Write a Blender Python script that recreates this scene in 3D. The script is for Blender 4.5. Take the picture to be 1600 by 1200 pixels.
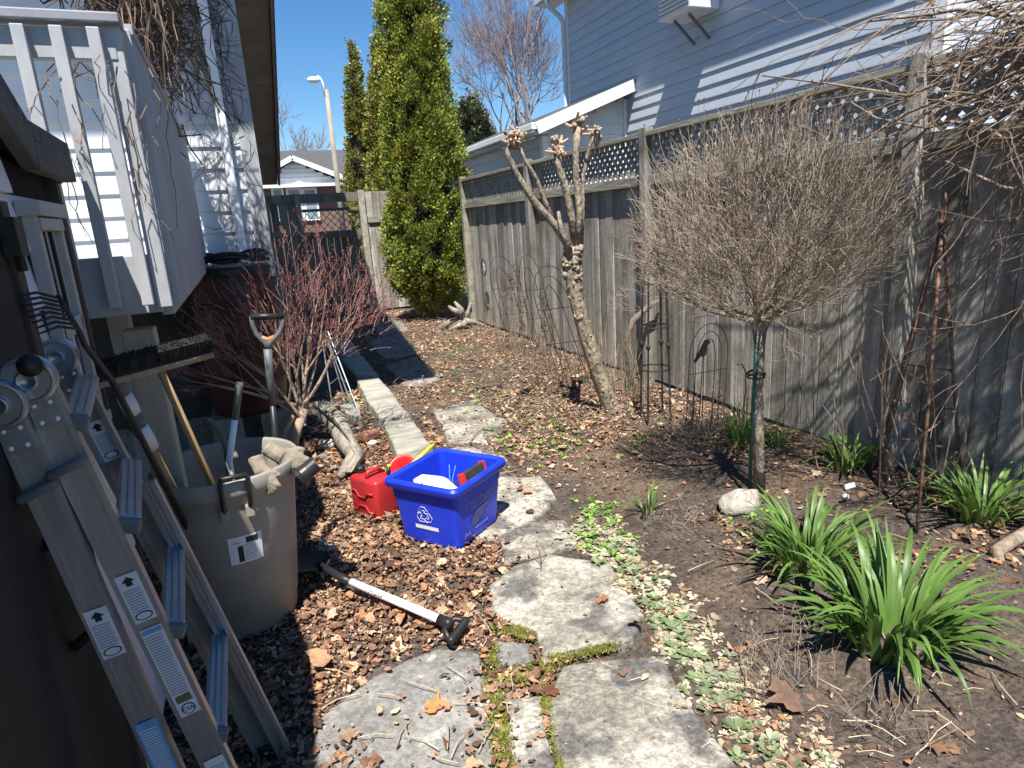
import bpy, bmesh, math, random
import numpy as np
from mathutils import Vector, Matrix, noise as mnoise
random.seed(7); RNG = np.random.default_rng(7)
for o in list(bpy.data.objects): bpy.data.objects.remove(o)
scene = bpy.context.scene; COL = scene.collection
U = random.uniform
# ------------------------------------------------------------------ camera
EYE = 1.55; FPX = 1000.0
def _setup(vp=(1051., 4500.), yv=(368., 385.)):
    dn = np.array([vp[0]-800., -(vp[1]-600.), -FPX]); up = -dn/np.linalg.norm(dn)
    y = np.array([yv[0]-800., -(yv[1]-600.), -FPX]); y = y-up*np.dot(y, up); y /= np.linalg.norm(y)
    return np.array([np.cross(y, up), y, up])
CR = _setup()
cam_d = bpy.data.cameras.new('camera'); cam = bpy.data.objects.new('camera', cam_d); COL.objects.link(cam)
cam_d.sensor_width = 36; cam_d.lens = 36*FPX/1600; cam_d.clip_start = .03; cam_d.clip_end = 2000
cam.matrix_world = Matrix.Translation((0, 0, EYE)) @ Matrix(CR.tolist()).to_4x4()
scene.camera = cam
# surveying helpers: a direction seen from the camera station, met with a known plane of the place
def ray(px, py): return CR @ np.array([px-800., -(py-600.), -FPX])
def G(px, py, z=0.):
    v = ray(px, py); t = (z-EYE)/v[2]; return Vector((v[0]*t, v[1]*t, z))
def PY(px, py, Y): v = ray(px, py); t = Y/v[1]; return Vector((v[0]*t, Y, EYE+v[2]*t))
def PX(px, py, X): v = ray(px, py); t = X/v[0]; return Vector((X, v[1]*t, EYE+v[2]*t))
# ------------------------------------------------------------------ light
SUN = Vector((.20, .47, -1.0))      # direction in which the light travels
w = bpy.data.worlds.new('World'); scene.world = w; w.use_nodes = True
nt = w.node_tree; nt.nodes.clear()
sky = nt.nodes.new('ShaderNodeTexSky'); sky.sky_type = 'NISHITA'; sky.sun_disc = False
sky.sun_elevation = math.atan2(1, math.hypot(SUN.x, SUN.y)); sky.sun_rotation = math.atan2(-SUN.x, -SUN.y)
sky.air_density = 1.0; sky.dust_density = .0; sky.ozone_density = 4.0; sky.altitude = 90
bg = nt.nodes.new('ShaderNodeBackground'); bg.inputs[1].default_value = .080
ow = nt.nodes.new('ShaderNodeOutputWorld'); hsv = nt.nodes.new('ShaderNodeHueSaturation'); hsv.inputs['Saturation'].default_value = 1.25; nt.links.new(sky.outputs[0], hsv.inputs['Color']); nt.links.new(hsv.outputs[0], bg.inputs[0]); nt.links.new(bg.outputs[0], ow.inputs[0])
sd = bpy.data.lights.new('sun', 'SUN'); sd.energy = 5.0; sd.angle = math.radians(.5); sd.color = (1, .95, .87)
so = bpy.data.objects.new('sun', sd); COL.objects.link(so); so.rotation_euler = SUN.to_track_quat('-Z', 'Y').to_euler()
so.location = (-3, -6, 14)
vs = scene.view_settings; vs.view_transform = 'Standard'; vs.look = 'None'; vs.exposure = .92; vs.gamma = 1; vs.use_curve_mapping = False
cy = scene.cycles; cy.max_bounces = 5; cy.diffuse_bounces = 3; cy.glossy_bounces = 2; cy.transmission_bounces = 3; cy.transparent_max_bounces = 4
# ------------------------------------------------------------------ helpers
def lin(r, g, b): return tuple(((c/255)/12.92 if c/255 <= .04045 else ((c/255+.055)/1.055)**2.4) for c in (r, g, b))
MATS = {}
def mat(name, c1, c2=None, scale=6, rough=.75, bump=0, bscale=40, stretch=(1, 1, 1), metal=0, rand=0., attr=None, trans=0., spec=.4, patch=None, ramp=(.35, .65), speck=None):
    if name in MATS: return MATS[name]
    m = bpy.data.materials.new(name); m.use_nodes = True; n = m.node_tree.nodes; L = m.node_tree.links; n.clear()
    out = n.new('ShaderNodeOutputMaterial'); b = n.new('ShaderNodeBsdfPrincipled')
    b.inputs['Roughness'].default_value = rough; b.inputs['Metallic'].default_value = metal; b.inputs['Specular IOR Level'].default_value = spec
    tc = n.new('ShaderNodeTexCoord'); oi = n.new('ShaderNodeObjectInfo')
    ad = n.new('ShaderNodeVectorMath'); ad.operation = 'MULTIPLY_ADD'
    cx = n.new('ShaderNodeCombineXYZ'); 
    for i in range(3): L.new(oi.outputs['Random'], cx.inputs[i])
    L.new(cx.outputs[0], ad.inputs[0]); ad.inputs[1].default_value = (17, 29, 41); L.new(tc.outputs['Object'], ad.inputs[2])
    mp = n.new('ShaderNodeMapping'); mp.inputs['Scale'].default_value = stretch; L.new(ad.outputs[0], mp.inputs[0])
    c2 = c2 or c1
    nz = n.new('ShaderNodeTexNoise'); nz.inputs['Scale'].default_value = scale; nz.inputs['Detail'].default_value = 5; nz.inputs['Roughness'].default_value = .65
    L.new(mp.outputs[0], nz.inputs[0])
    rp = n.new('ShaderNodeValToRGB'); rp.color_ramp.elements[0].position = ramp[0]; rp.color_ramp.elements[1].position = ramp[1]
    rp.color_ramp.elements[0].color = (*c1, 1); rp.color_ramp.elements[1].color = (*c2, 1); L.new(nz.outputs[0], rp.inputs[0])
    col = rp.outputs[0]
    if attr:
        at = n.new('ShaderNodeAttribute'); at.attribute_name = attr
        mx = n.new('ShaderNodeMix'); mx.data_type = 'RGBA'; mx.blend_type = 'MULTIPLY'; mx.inputs[0].default_value = 1
        L.new(at.outputs[0], mx.inputs[6]); L.new(col, mx.inputs[7]); col = mx.outputs[2]
    if patch:   # stains, lichen or bare patches, on flagstone also painted soft shadow: (colour, scale, threshold, softness)
        pc, ps, pt, pw = patch
        n2 = n.new('ShaderNodeTexNoise'); n2.inputs['Scale'].default_value = ps; n2.inputs['Detail'].default_value = 5; L.new(ad.outputs[0], n2.inputs[0])
        mr = n.new('ShaderNodeMapRange'); mr.inputs[1].default_value = pt; mr.inputs[2].default_value = pt+pw; L.new(n2.outputs[0], mr.inputs[0])
        mx = n.new('ShaderNodeMix'); mx.data_type = 'RGBA'; L.new(mr.outputs[0], mx.inputs[0]); L.new(col, mx.inputs[6]); mx.inputs[7].default_value = (*pc, 1); col = mx.outputs[2]
    if speck:   # fine two-tone grain: (scale, dark factor, light factor)
        n4 = n.new('ShaderNodeTexNoise'); n4.inputs['Scale'].default_value = speck[0]; n4.inputs['Detail'].default_value = 5; n4.inputs['Roughness'].default_value = .75; L.new(ad.outputs[0], n4.inputs[0])
        mr = n.new('ShaderNodeMapRange'); mr.inputs[1].default_value = .40; mr.inputs[2].default_value = .60; mr.inputs[3].default_value = speck[1]; mr.inputs[4].default_value = speck[2]; L.new(n4.outputs[0], mr.inputs[0])
        hs = n.new('ShaderNodeHueSaturation'); L.new(mr.outputs[0], hs.inputs['Value']); L.new(col, hs.inputs['Color']); col = hs.outputs[0]
    if rand:
        hs = n.new('ShaderNodeHueSaturation'); mr = n.new('ShaderNodeMapRange'); mr.inputs[3].default_value = 1-rand; mr.inputs[4].default_value = 1+rand
        L.new(oi.outputs['Random'], mr.inputs[0]); L.new(mr.outputs[0], hs.inputs['Value']); L.new(col, hs.inputs['Color']); col = hs.outputs[0]
    L.new(col, b.inputs['Base Color'])
    if bump:
        nb = n.new('ShaderNodeTexNoise'); nb.inputs['Scale'].default_value = bscale; nb.inputs['Detail'].default_value = 4; L.new(mp.outputs[0], nb.inputs[0])
        bp = n.new('ShaderNodeBump'); bp.inputs['Strength'].default_value = bump; bp.inputs['Distance'].default_value = .02; L.new(nb.outputs[0], bp.inputs['Height']); L.new(bp.outputs[0], b.inputs['Normal'])
    sh = b.outputs[0]
    if trans:
        tr = n.new('ShaderNodeBsdfTranslucent'); L.new(col, tr.inputs[0]); ms = n.new('ShaderNodeMixShader'); ms.inputs[0].default_value = trans
        L.new(sh, ms.inputs[1]); L.new(tr.outputs[0], ms.inputs[2]); sh = ms.outputs[0]
    L.new(sh, out.inputs[0]); MATS[name] = m; return m
ORG = {}
def link(o, parent=None):
    COL.objects.link(o)
    if parent is not None: o.parent = parent; ORG[o] = ORG[parent]
    return o
def tag(o, label=None, cat=None, group=None, kind=None):
    if label: o['label'] = label
    if cat: o['category'] = cat
    if group: o['group'] = group
    if kind: o['kind'] = kind
    return o
def thing(name, label, cat, loc=(0, 0, 0), group=None):
    o = bpy.data.objects.new(name, None); o.empty_display_size = .1; COL.objects.link(o); o.location = loc; ORG[o] = Vector(loc)
    return tag(o, label, cat, group)
class MB:
    def __init__(s): s.v = []; s.f = []
    def add(s, vs, fs):
        k = len(s.v); s.v += [Vector(p) for p in vs]; s.f += [[i+k for i in f] for f in fs]; return s
    def box(s, c, d, R=None, bev=0):
        c = Vector(c); x, y, z = d[0]/2, d[1]/2, d[2]/2
        P = [Vector((sx*x, sy*y, sz*z)) for sx in (-1, 1) for sy in (-1, 1) for sz in (-1, 1)]
        if R is not None: P = [R @ p for p in P]
        return s.add([c+p for p in P], [(0, 1, 3, 2), (4, 6, 7, 5), (0, 4, 5, 1), (2, 3, 7, 6), (0, 2, 6, 4), (1, 5, 7, 3)])
    def beam(s, a, b, wd, ht, up=(0, 0, 1)):     # box from a to b; wd across, ht along 'up'
        a, b = Vector(a), Vector(b); u = (b-a).normalized(); up = Vector(up); r = u.cross(up)
        if r.length < 1e-4: r = u.cross(Vector((1, 0, 0)))
        r.normalize(); t = r.cross(u)
        P = [p+r*(wd/2*i)+t*(ht/2*j) for p in (a, b) for i in (-1, 1) for j in (-1, 1)]
        return s.add(P, [(0, 1, 3, 2), (4, 6, 7, 5), (0, 4, 5, 1), (2, 3, 7, 6), (0, 2, 6, 4), (1, 5, 7, 3)])
    def tube(s, pts, rad, n=6, cap=True):
        pts = [Vector(p) for p in pts]; m = len(pts)
        if not hasattr(rad, '__len__'): rad = [rad]*m
        T = [(pts[min(i+1, m-1)]-pts[max(i-1, 0)]).normalized() for i in range(m)]
        r = T[0].cross(Vector((.13, .21, 1)));  r = r if r.length > 1e-3 else T[0].cross(Vector((1, 0, 0))); r.normalize()
        V = []
        for i in range(m):
            r = (r-T[i]*r.dot(T[i])); r = r.normalized() if r.length > 1e-6 else T[i].orthogonal().normalized(); q = T[i].cross(r)
            for k in range(n):
                a = 2*math.pi*k/n; V.append(pts[i]+(r*math.cos(a)+q*math.sin(a))*rad[i])
        F = [(i*n+k, i*n+(k+1) % n, (i+1)*n+(k+1) % n, (i+1)*n+k) for i in range(m-1) for k in range(n)]
        if cap: F += [tuple(range(n))[::-1], tuple(range((m-1)*n, m*n))]
        return s.add(V, F)
    def lathe(s, c, prof, n=32, R=None):
        c = Vector(c); V = []
        for (r, z) in prof:
            for k in range(n):
                a = 2*math.pi*k/n; p = Vector((r*math.cos(a), r*math.sin(a), z)); V.append(c+(R @ p if R is not None else p))
        m = len(prof); F = [(i*n+k, i*n+(k+1) % n, (i+1)*n+(k+1) % n, (i+1)*n+k) for i in range(m-1) for k in range(n)]
        return s.add(V, F)
    def prism(s, poly, z0, z1):
        n = len(poly); V = [(p[0], p[1], z0) for p in poly]+[(p[0], p[1], z1) for p in poly]
        return s.add(V, [tuple(range(n))[::-1], tuple(range(n, 2*n))]+[(i, (i+1) % n, n+(i+1) % n, n+i) for i in range(n)])
    def quad(s, a, b, c, d): return s.add([a, b, c, d], [(0, 1, 2, 3)])
    def ell(s, c, r, R=None, n=10, nz=0, seed=0):
        V = []; F = []; c = Vector(c); m = n//2+1
        for i in range(m+1):
            t = math.pi*i/m
            for k in range(n):
                a = 2*math.pi*k/n; p = Vector((math.sin(t)*math.cos(a), math.sin(t)*math.sin(a), math.cos(t)))
                if nz: p *= 1+nz*mnoise.noise(p*1.7+Vector((seed, seed*2.3, 0)))
                p = Vector((p.x*r[0], p.y*r[1], p.z*r[2])); V.append(c+(R @ p if R is not None else p))
        F = [(i*n+k, (i+1)*n+k, (i+1)*n+(k+1) % n, i*n+(k+1) % n) for i in range(m) for k in range(n)]
        return s.add(V, F)
    def build(s, name, m, parent=None, smooth=False, bevel=0, **tags):
        off = ORG[parent] if parent is not None else Vector((0, 0, 0))
        me = bpy.data.meshes.new(name); me.from_pydata([tuple(p-off) for p in s.v], [], s.f); me.validate()
        if bevel or True:
            bm = bmesh.new(); bm.from_mesh(me)
            if bevel:
                bmesh.ops.remove_doubles(bm, verts=bm.verts, dist=1e-5)
                bmesh.ops.bevel(bm, geom=[e for e in bm.edges if len(e.link_faces) == 2 and e.calc_face_angle(0) > .5], offset=bevel, segments=2, affect='EDGES', profile=.5)
            bmesh.ops.recalc_face_normals(bm, faces=bm.faces); bm.to_mesh(me); bm.free()
        if smooth:
            me.polygons.foreach_set('use_smooth', [True]*len(me.polygons))
        me.materials.append(m); o = bpy.data.objects.new(name, me)
        if parent is None: ORG[o] = Vector((0, 0, 0))
        link(o, parent); tag(o, **tags); return o
def npmesh(name, V, F, m, parent=None, colors=None, **tags):   # V (n,3), F (k,3) arrays; per-vertex colours
    off = np.array(ORG[parent]) if parent is not None else np.zeros(3)
    me = bpy.data.meshes.new(name); V = np.asarray(V, np.float32)-off; F = np.asarray(F, np.int32)
    me.vertices.add(len(V)); me.vertices.foreach_set('co', V.astype(np.float32).ravel())
    k = F.shape[1]; me.loops.add(F.size); me.loops.foreach_set('vertex_index', F.ravel()); me.polygons.add(len(F))
    me.polygons.foreach_set('loop_start', np.arange(0, F.size, k, dtype=np.int32)); me.update(calc_edges=True)
    if colors is not None:
        a = me.color_attributes.new('Col', 'FLOAT_COLOR', 'POINT'); c = np.ones((len(V), 4), np.float32); c[:, :3] = colors; a.data.foreach_set('color', c.ravel())
    me.materials.append(m); o = bpy.data.objects.new(name, me)
    if parent is None: ORG[o] = Vector((0, 0, 0))
    link(o, parent); tag(o, **tags); return o
def textmesh(name, body, size, M, m, parent, ext=.0004):
    cu = bpy.data.curves.new(name, 'FONT'); cu.body = body; cu.size = size; cu.extrude = ext; cu.align_x = 'CENTER'; cu.align_y = 'CENTER'; cu.resolution_u = 2
    t = bpy.data.objects.new('tmp', cu); COL.objects.link(t); bpy.context.view_layer.update()
    me = bpy.data.meshes.new_from_object(t.evaluated_get(bpy.context.evaluated_depsgraph_get())); bpy.data.objects.remove(t)
    me.transform(M); me.transform(Matrix.Translation(-ORG[parent])); me.materials.clear(); me.materials.append(m)
    o = bpy.data.objects.new(name, me); return link(o, parent)
def frame(o, x, y):   # matrix with origin o, x and y axes
    x = Vector(x).normalized(); z = x.cross(Vector(y)).normalized(); y = z.cross(x)
    return Matrix(((x.x, y.x, z.x, o[0]), (x.y, y.y, z.y, o[1]), (x.z, y.z, z.z, o[2]), (0, 0, 0, 1)))
def vnoise(x, y, s=1., seed=0):
    x = np.asarray(x)*s+seed*7.13; y = np.asarray(y)*s-seed*3.7; xi = np.floor(x).astype(int); yi = np.floor(y).astype(int); fx = x-xi; fy = y-yi
    h = lambda a, b: (np.sin(a*127.1+b*311.7+seed)*43758.5453) % 1.0
    fx = fx*fx*(3-2*fx); fy = fy*fy*(3-2*fy)
    return (h(xi, yi)*(1-fx)+h(xi+1, yi)*fx)*(1-fy)+(h(xi, yi+1)*(1-fx)+h(xi+1, yi+1)*fx)*fy
def inpoly(x, y, poly):
    r = np.zeros(np.shape(x), bool); n = len(poly)
    for i in range(n):
        x1, y1 = poly[i][0], poly[i][1]; x2, y2 = poly[(i+1) % n][0], poly[(i+1) % n][1]
        c = ((y1 > y) != (y2 > y)) & (x < (x2-x1)*(y-y1)/((y2-y1) or 1e-9)+x1); r ^= c
    return r
# ------------------------------------------------------------------ materials
W_FENCE = mat('weathered_fence_wood', (.21, .195, .17), (.46, .43, .385), scale=9, rough=.9, bump=.5, bscale=30, stretch=(1.0, .8, .045), rand=.32, patch=((.17, .16, .11), 2.6, .50, .22), speck=(30, .8, 1.12))
W_RAIL = mat('greenish_rail_wood', (.21, .195, .15), (.41, .385, .31), scale=8, rough=.9, bump=.3, stretch=(1, .12, 1), rand=.15)
W_LATT = mat('lattice_wood', (.20, .185, .15), (.38, .355, .30), scale=10, rough=.9, rand=.2)
W_GATE = mat('gate_wood', (.13, .12, .10), (.30, .28, .22), scale=8, rough=.9, bump=.3, stretch=(1.5, 1.5, .1), rand=.2)
W_WHITE = mat('old_white_paint', (.31, .32, .335), (.43, .44, .45), scale=5, rough=.6, bump=.12, bscale=25, stretch=(1.5, 1.5, .4), patch=((.33, .25, .18), 5, .68, .05))
SIDING_W = mat('white_siding', (.52, .54, .57), (.60, .615, .64), scale=3, rough=.5, rand=.03)
SIDING_N = mat('grey_blue_siding', (.47, .515, .58), (.53, .575, .63), scale=2, rough=.45, rand=.02)
TRIM_W = mat('white_trim', (.80, .81, .82), (.84, .85, .86), scale=3, rough=.45)
SOFFIT = mat('brown_soffit', (.15, .13, .11), (.19, .17, .14), scale=4, rough=.6, rand=.06)
SHING = mat('dark_shingles', (.05, .05, .055), (.11, .11, .12), scale=30, rough=.95, bump=.3)
DARK = mat('dark_void', (.012, .011, .010), (.02, .018, .016), rough=.9)
BLACKP = mat('black_plastic', (.014, .014, .015), (.022, .022, .023), scale=20, rough=.42)
GREYP = mat('grey_rubber', (.10, .11, .115), (.13, .14, .145), rough=.5)
STEEL = mat('galvanised_steel', (.30, .33, .37), (.40, .43, .47), scale=14, rough=.38, metal=.85)
ALU = mat('brushed_aluminium', (.33, .33, .335), (.43, .43, .43), scale=5, rough=.42, metal=.75, stretch=(6, 6, .5), bump=.03)
ALU2 = mat('ribbed_aluminium', (.32, .325, .33), (.42, .42, .42), scale=5, rough=.4, metal=.75)
PAPER = mat('white_sticker', (.62, .63, .66), (.72, .73, .75), scale=12, rough=.5)
INK = mat('black_print', (.02, .02, .022), rough=.6)
GREYINK = mat('faded_print', (.30, .30, .34), rough=.6)
BLUEP = mat('blue_print', (.12, .30, .55), (.2, .4, .65), scale=60, rough=.5)
SOIL = mat('garden_soil', (.045, .035, .029), (.10, .078, .063), scale=9, rough=.97, bump=1., bscale=34, patch=((.14, .095, .062), 1.6, .52, .2), speck=(50, .6, 1.4))
STONE = mat('flagstone', (.21, .19, .155), (.46, .43, .365), scale=4.5, rough=.92, bump=.6, bscale=60, rand=.06, patch=((.14, .13, .12), 5.5, .52, .10), ramp=(.36, .62), speck=(38, .62, 1.22))  # dark patches: lichen mottling, also standing in for soft branch shadows
STONE_G = mat('grey_slab', (.17, .165, .155), (.29, .28, .255), scale=4, rough=.92, bump=.4, bscale=60, patch=((.40, .39, .35), 14, .60, .08), speck=(45, .72, 1.18))
STONE_K = mat('layered_kerb_stone', (.23, .22, .18), (.40, .385, .33), scale=5, rough=.92, bump=.5, bscale=22, stretch=(1, 3, 6), rand=.08)
MOSS = mat('moss', (.10, .115, .02), (.22, .22, .045), scale=30, rough=.95, attr='Col')
LEAF = mat('dead_leaf', (.75, .75, .75), (1.1, 1.1, 1.1), scale=60, rough=.8, attr='Col', trans=.18)
GREEN = mat('daylily_leaf', (.085, .175, .030), (.155, .255, .065), scale=4, rough=.42, trans=.28, rand=.25)
HERB = mat('herb_leaf', (.8, .8, .8), (1.1, 1.1, 1.1), scale=40, rough=.75, attr='Col', trans=.2)
BARK = mat('pale_bark', (.19, .15, .11), (.42, .35, .26), scale=16, rough=.92, bump=1., bscale=38, stretch=(1, 1, .5), speck=(42, .6, 1.25))
BARK_D = mat('dark_bark', (.10, .08, .065), (.20, .16, .13), scale=14, rough=.92, bump=.5, bscale=40)
CUT = mat('cut_wood', (.42, .27, .17), (.60, .44, .30), scale=25, rough=.8)
TWIG = mat('tan_twig', (.17, .132, .10), (.33, .265, .195), scale=9, rough=.8)
TWIG_R = mat('red_twig', (.16, .055, .055), (.33, .19, .15), scale=9, rough=.6)
TWIG_B = mat('brown_vine', (.12, .08, .055), (.25, .17, .12), scale=7, rough=.8)
TWIG_P = mat('purple_grey_twig', (.20, .15, .15), (.28, .22, .20), scale=2, rough=.9)
DRIFT = mat('driftwood', (.15, .13, .105), (.38, .345, .285), scale=9, rough=.9, bump=.8, bscale=26, stretch=(1, 1, .3))
RUST = mat('rusty_steel', (.12, .065, .04), (.24, .14, .10), scale=25, rough=.85, bump=.2)
IRON = mat('black_iron', (.012, .012, .013), (.03, .028, .026), scale=30, rough=.6)
CEDAR = mat('cedar_spray', (.8, .8, .8), (1.15, 1.15, 1.15), scale=3, rough=.7, attr='Col', trans=.22)
# ------------------------------------------------------------------ ground and paving
def gh(x, y):   # terrain height
    x = np.asarray(x, float); y = np.asarray(y, float)
    z = .022*(vnoise(x, y, 2.2, 1)-.5)+.02*(vnoise(x, y, 7, 2)-.5)+.010*(vnoise(x, y, 19, 3)-.5)
    pile = np.exp(-((x-.35)/.45)**2-((y-2.75)/.75)**2)*.035
    bed = np.clip((x-1.5)/.8, 0, 1)*np.clip((3.4-y)/1., 0, 1)*.025
    near = np.clip((16-y)/3, 0, 1)
    return (z+pile+bed)*near-.012
def axis(parts):
    a = []
    for lo, hi, st in parts: a += list(np.arange(lo, hi, st))
    return np.array(a+[parts[-1][1]])
gx = axis([(-400, -40, 90), (-40, -4, 6), (-4, -.9, .3), (-.9, 3.7, .034), (3.7, 8, .4), (8, 40, 8), (40, 400, 90)])
gy = axis([(-40, -2, 6), (-2, .7, .3), (.7, 5.5, .034), (5.5, 13, .08), (13, 30, 1.5), (30, 100, 14), (100, 800, 175)])
XX, YY = np.meshgrid(gx, gy); ZZ = gh(XX, YY); nx, ny = len(gx), len(gy)
I = np.arange(nx*ny).reshape(ny, nx); F = np.stack([I[:-1, :-1], I[:-1, 1:], I[1:, 1:], I[1:, :-1]], -1).reshape(-1, 4)
npmesh('ground', np.stack([XX, YY, ZZ], -1).reshape(-1, 3), F, SOIL, kind='structure')
def stone_poly(pix, z):
    P = [G(px, py, z) for px, py in pix]; out = []
    for i, p in enumerate(P):
        q = P[(i+1) % len(P)]; n = max(1, int((q-p).length/.09))
        for k in range(n):
            t = k/n; s = p.lerp(q, t); out.append((s.x+U(-.009, .009), s.y+U(-.009, .009)))
    return out
STONES = []
def stone(name, pix, z1, m, parent, th=.07, round_=.012):
    z1 -= .020 if z1 < .08 else .045
    poly = stone_poly(pix, z1); c = np.mean(poly, axis=0); STONES.append(poly); n = len(poly)
    rings = [(1.0, z1-th), (1.0, z1-round_*1.3), (.985, z1-round_*.35), (.955, z1), (.72, z1+.003), (.4, z1+.004)]
    V = []
    for s, z in rings:
        for p in poly:
            q = (c[0]+(p[0]-c[0])*s, c[1]+(p[1]-c[1])*s); V.append((q[0], q[1], z+(.010*(float(vnoise(q[0], q[1], 5, 5))-.5) if s < 1 else 0)))
    V.append((c[0], c[1], z1+.004)); m_ = len(rings)
    F = [(i*n+k, i*n+(k+1) % n, (i+1)*n+(k+1) % n, (i+1)*n+k) for i in range(m_-1) for k in range(n)]
    F += [((m_-1)*n+k, (m_-1)*n+(k+1) % n, m_*n) for k in range(n)]
    return MB().add(V, F).build(name, m, parent, smooth=True)
path = bpy.data.objects.new('path', None); COL.objects.link(path); ORG[path] = Vector((0, 0, 0)); tag(path, kind='structure', label='flagstone garden path between the house and the fence')
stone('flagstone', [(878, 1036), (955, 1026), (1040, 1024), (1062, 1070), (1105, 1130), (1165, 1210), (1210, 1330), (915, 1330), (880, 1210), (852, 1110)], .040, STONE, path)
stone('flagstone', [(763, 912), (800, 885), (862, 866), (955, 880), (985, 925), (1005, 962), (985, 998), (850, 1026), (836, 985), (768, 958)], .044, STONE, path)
stone('flagstone', [(500, 1120), (585, 1052), (690, 1008), (752, 1018), (766, 1100), (782, 1200), (800, 1330), (455, 1330), (462, 1220)], .032, STONE_G, path)
stone('flagstone', [(772, 1000), (830, 1004), (842, 1040), (770, 1042)], .034, STONE_G, path)
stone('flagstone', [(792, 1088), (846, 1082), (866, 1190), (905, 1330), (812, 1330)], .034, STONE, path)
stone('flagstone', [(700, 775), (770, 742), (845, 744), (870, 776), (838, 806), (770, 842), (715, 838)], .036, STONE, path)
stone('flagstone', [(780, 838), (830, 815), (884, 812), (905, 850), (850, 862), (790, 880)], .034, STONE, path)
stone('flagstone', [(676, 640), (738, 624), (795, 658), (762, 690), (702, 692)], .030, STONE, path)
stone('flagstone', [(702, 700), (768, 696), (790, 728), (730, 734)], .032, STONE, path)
stone('flagstone', [(600, 570), (650, 556), (690, 592), (640, 606)], .026, STONE_G, path)
stone('flagstone', [(575, 532), (630, 520), (655, 550), (600, 562)], .026, STONE_G, path)
stone('flagstone', [(588, 505), (625, 500), (640, 515), (590, 526)], .026, STONE_G, path)
kerb = bpy.data.objects.new('kerb', None); COL.objects.link(kerb); ORG[kerb] = Vector((0, 0, 0)); tag(kerb, kind='structure', label='raised stone edging along the path')
for pix in ([(556, 592), (592, 588), (614, 616), (572, 622)], [(573, 624), (615, 618), (640, 648), (596, 656)], [(598, 660), (641, 651), (674, 696), (622, 708)], [(532, 560), (566, 556), (590, 584), (556, 588)], [(515, 530), (545, 527), (563, 552), (532, 556)]):
    stone('kerb_stone', pix, .14, STONE_K, kerb, th=.17, round_=.015)
stone('kerb_stone', [(528, 632), (560, 626), (566, 652), (548, 650)], .10, STONE_K, kerb, th=.12)
# ------------------------------------------------------------------ siding and buildings
def plank(mb, a, b, z0, z1, nrm, proud=.02):
    a, b, nrm = Vector(a), Vector(b), Vector(nrm)
    V = []
    for p in (a, b):
        for (z, d) in ((z0, 0), (z0, proud), (z0+.012, proud), (z1, .004), (z1, 0)): V.append(Vector((p.x, p.y, z))+nrm*d)
    return mb.add(V, [(0, 1, 2, 3, 4), (9, 8, 7, 6, 5)]+[(i, i+5, (i+1) % 5+5, (i+1) % 5) for i in range(5)])
def siding(parent, a, b, z0, z1, pitch, nrm, m, top=None, name='siding_plank'):
    z = z0
    while z < z1-.01:
        ze = min(z+pitch, z1); aa, bb = Vector(a), Vector(b)
        if top:      # top(t) gives wall height along a->b; shorten planks under a rake
            ts = [t/40 for t in range(41) if top(t/40) >= ze-.02]
            if not ts: break
            aa, bb = Vector(a).lerp(Vector(b), min(ts)), Vector(a).lerp(Vector(b), max(ts))
            if (aa-bb).length < .05: break
        plank(MB(), aa, bb, z+.001, ze, nrm).build(name, m, parent); z += pitch
# --- house on the left
YW, XC = 5.3, .233
hs = thing('house', 'white clapboard house with brown soffit and vines behind the raised deck', 'house', (-1.5, YW, 0))
MB().box((-2.4, YW+2.0, 3.83), (2*(2.4+XC)-.02, 3.98, 5.14)).build('wall', SIDING_W, hs)
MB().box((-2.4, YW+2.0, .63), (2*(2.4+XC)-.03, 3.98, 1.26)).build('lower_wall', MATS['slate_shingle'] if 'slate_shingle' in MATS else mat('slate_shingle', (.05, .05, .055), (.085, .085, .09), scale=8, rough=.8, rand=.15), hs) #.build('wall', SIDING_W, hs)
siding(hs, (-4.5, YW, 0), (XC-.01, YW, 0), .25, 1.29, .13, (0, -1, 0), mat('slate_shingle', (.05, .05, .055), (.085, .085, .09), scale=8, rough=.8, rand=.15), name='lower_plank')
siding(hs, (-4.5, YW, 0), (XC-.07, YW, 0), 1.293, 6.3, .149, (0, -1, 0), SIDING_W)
MB().beam((XC-.035, YW-.015, 1.25), (XC-.035, YW-.015, 6.3), .11, .03, up=(0, 1, 0)).build('corner_board', W_WHITE, hs)
ds = MB().box((.045, YW-.06, 2.75), (.062, .05, 2.6)); ds.beam((.045, YW-.06, 1.45), (.05, YW-.22, 1.36), .06, .05)
ds.build('downspout', TRIM_W, hs, bevel=.008)
MB().box((-2.13, YW-.03, .12), (4.7, .05, .24)).build('foundation', STONE_G, hs)
# unseen upper roof slab, added and shaped to shade path, wall and gate
up = MB().prism([(-6, 3.3), (.415, 3.3), (1.07, 8.95), (1.10, 10.9), (-6, 10.9)], 6.5, 6.72); up.build('roof', SHING, hs)
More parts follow.
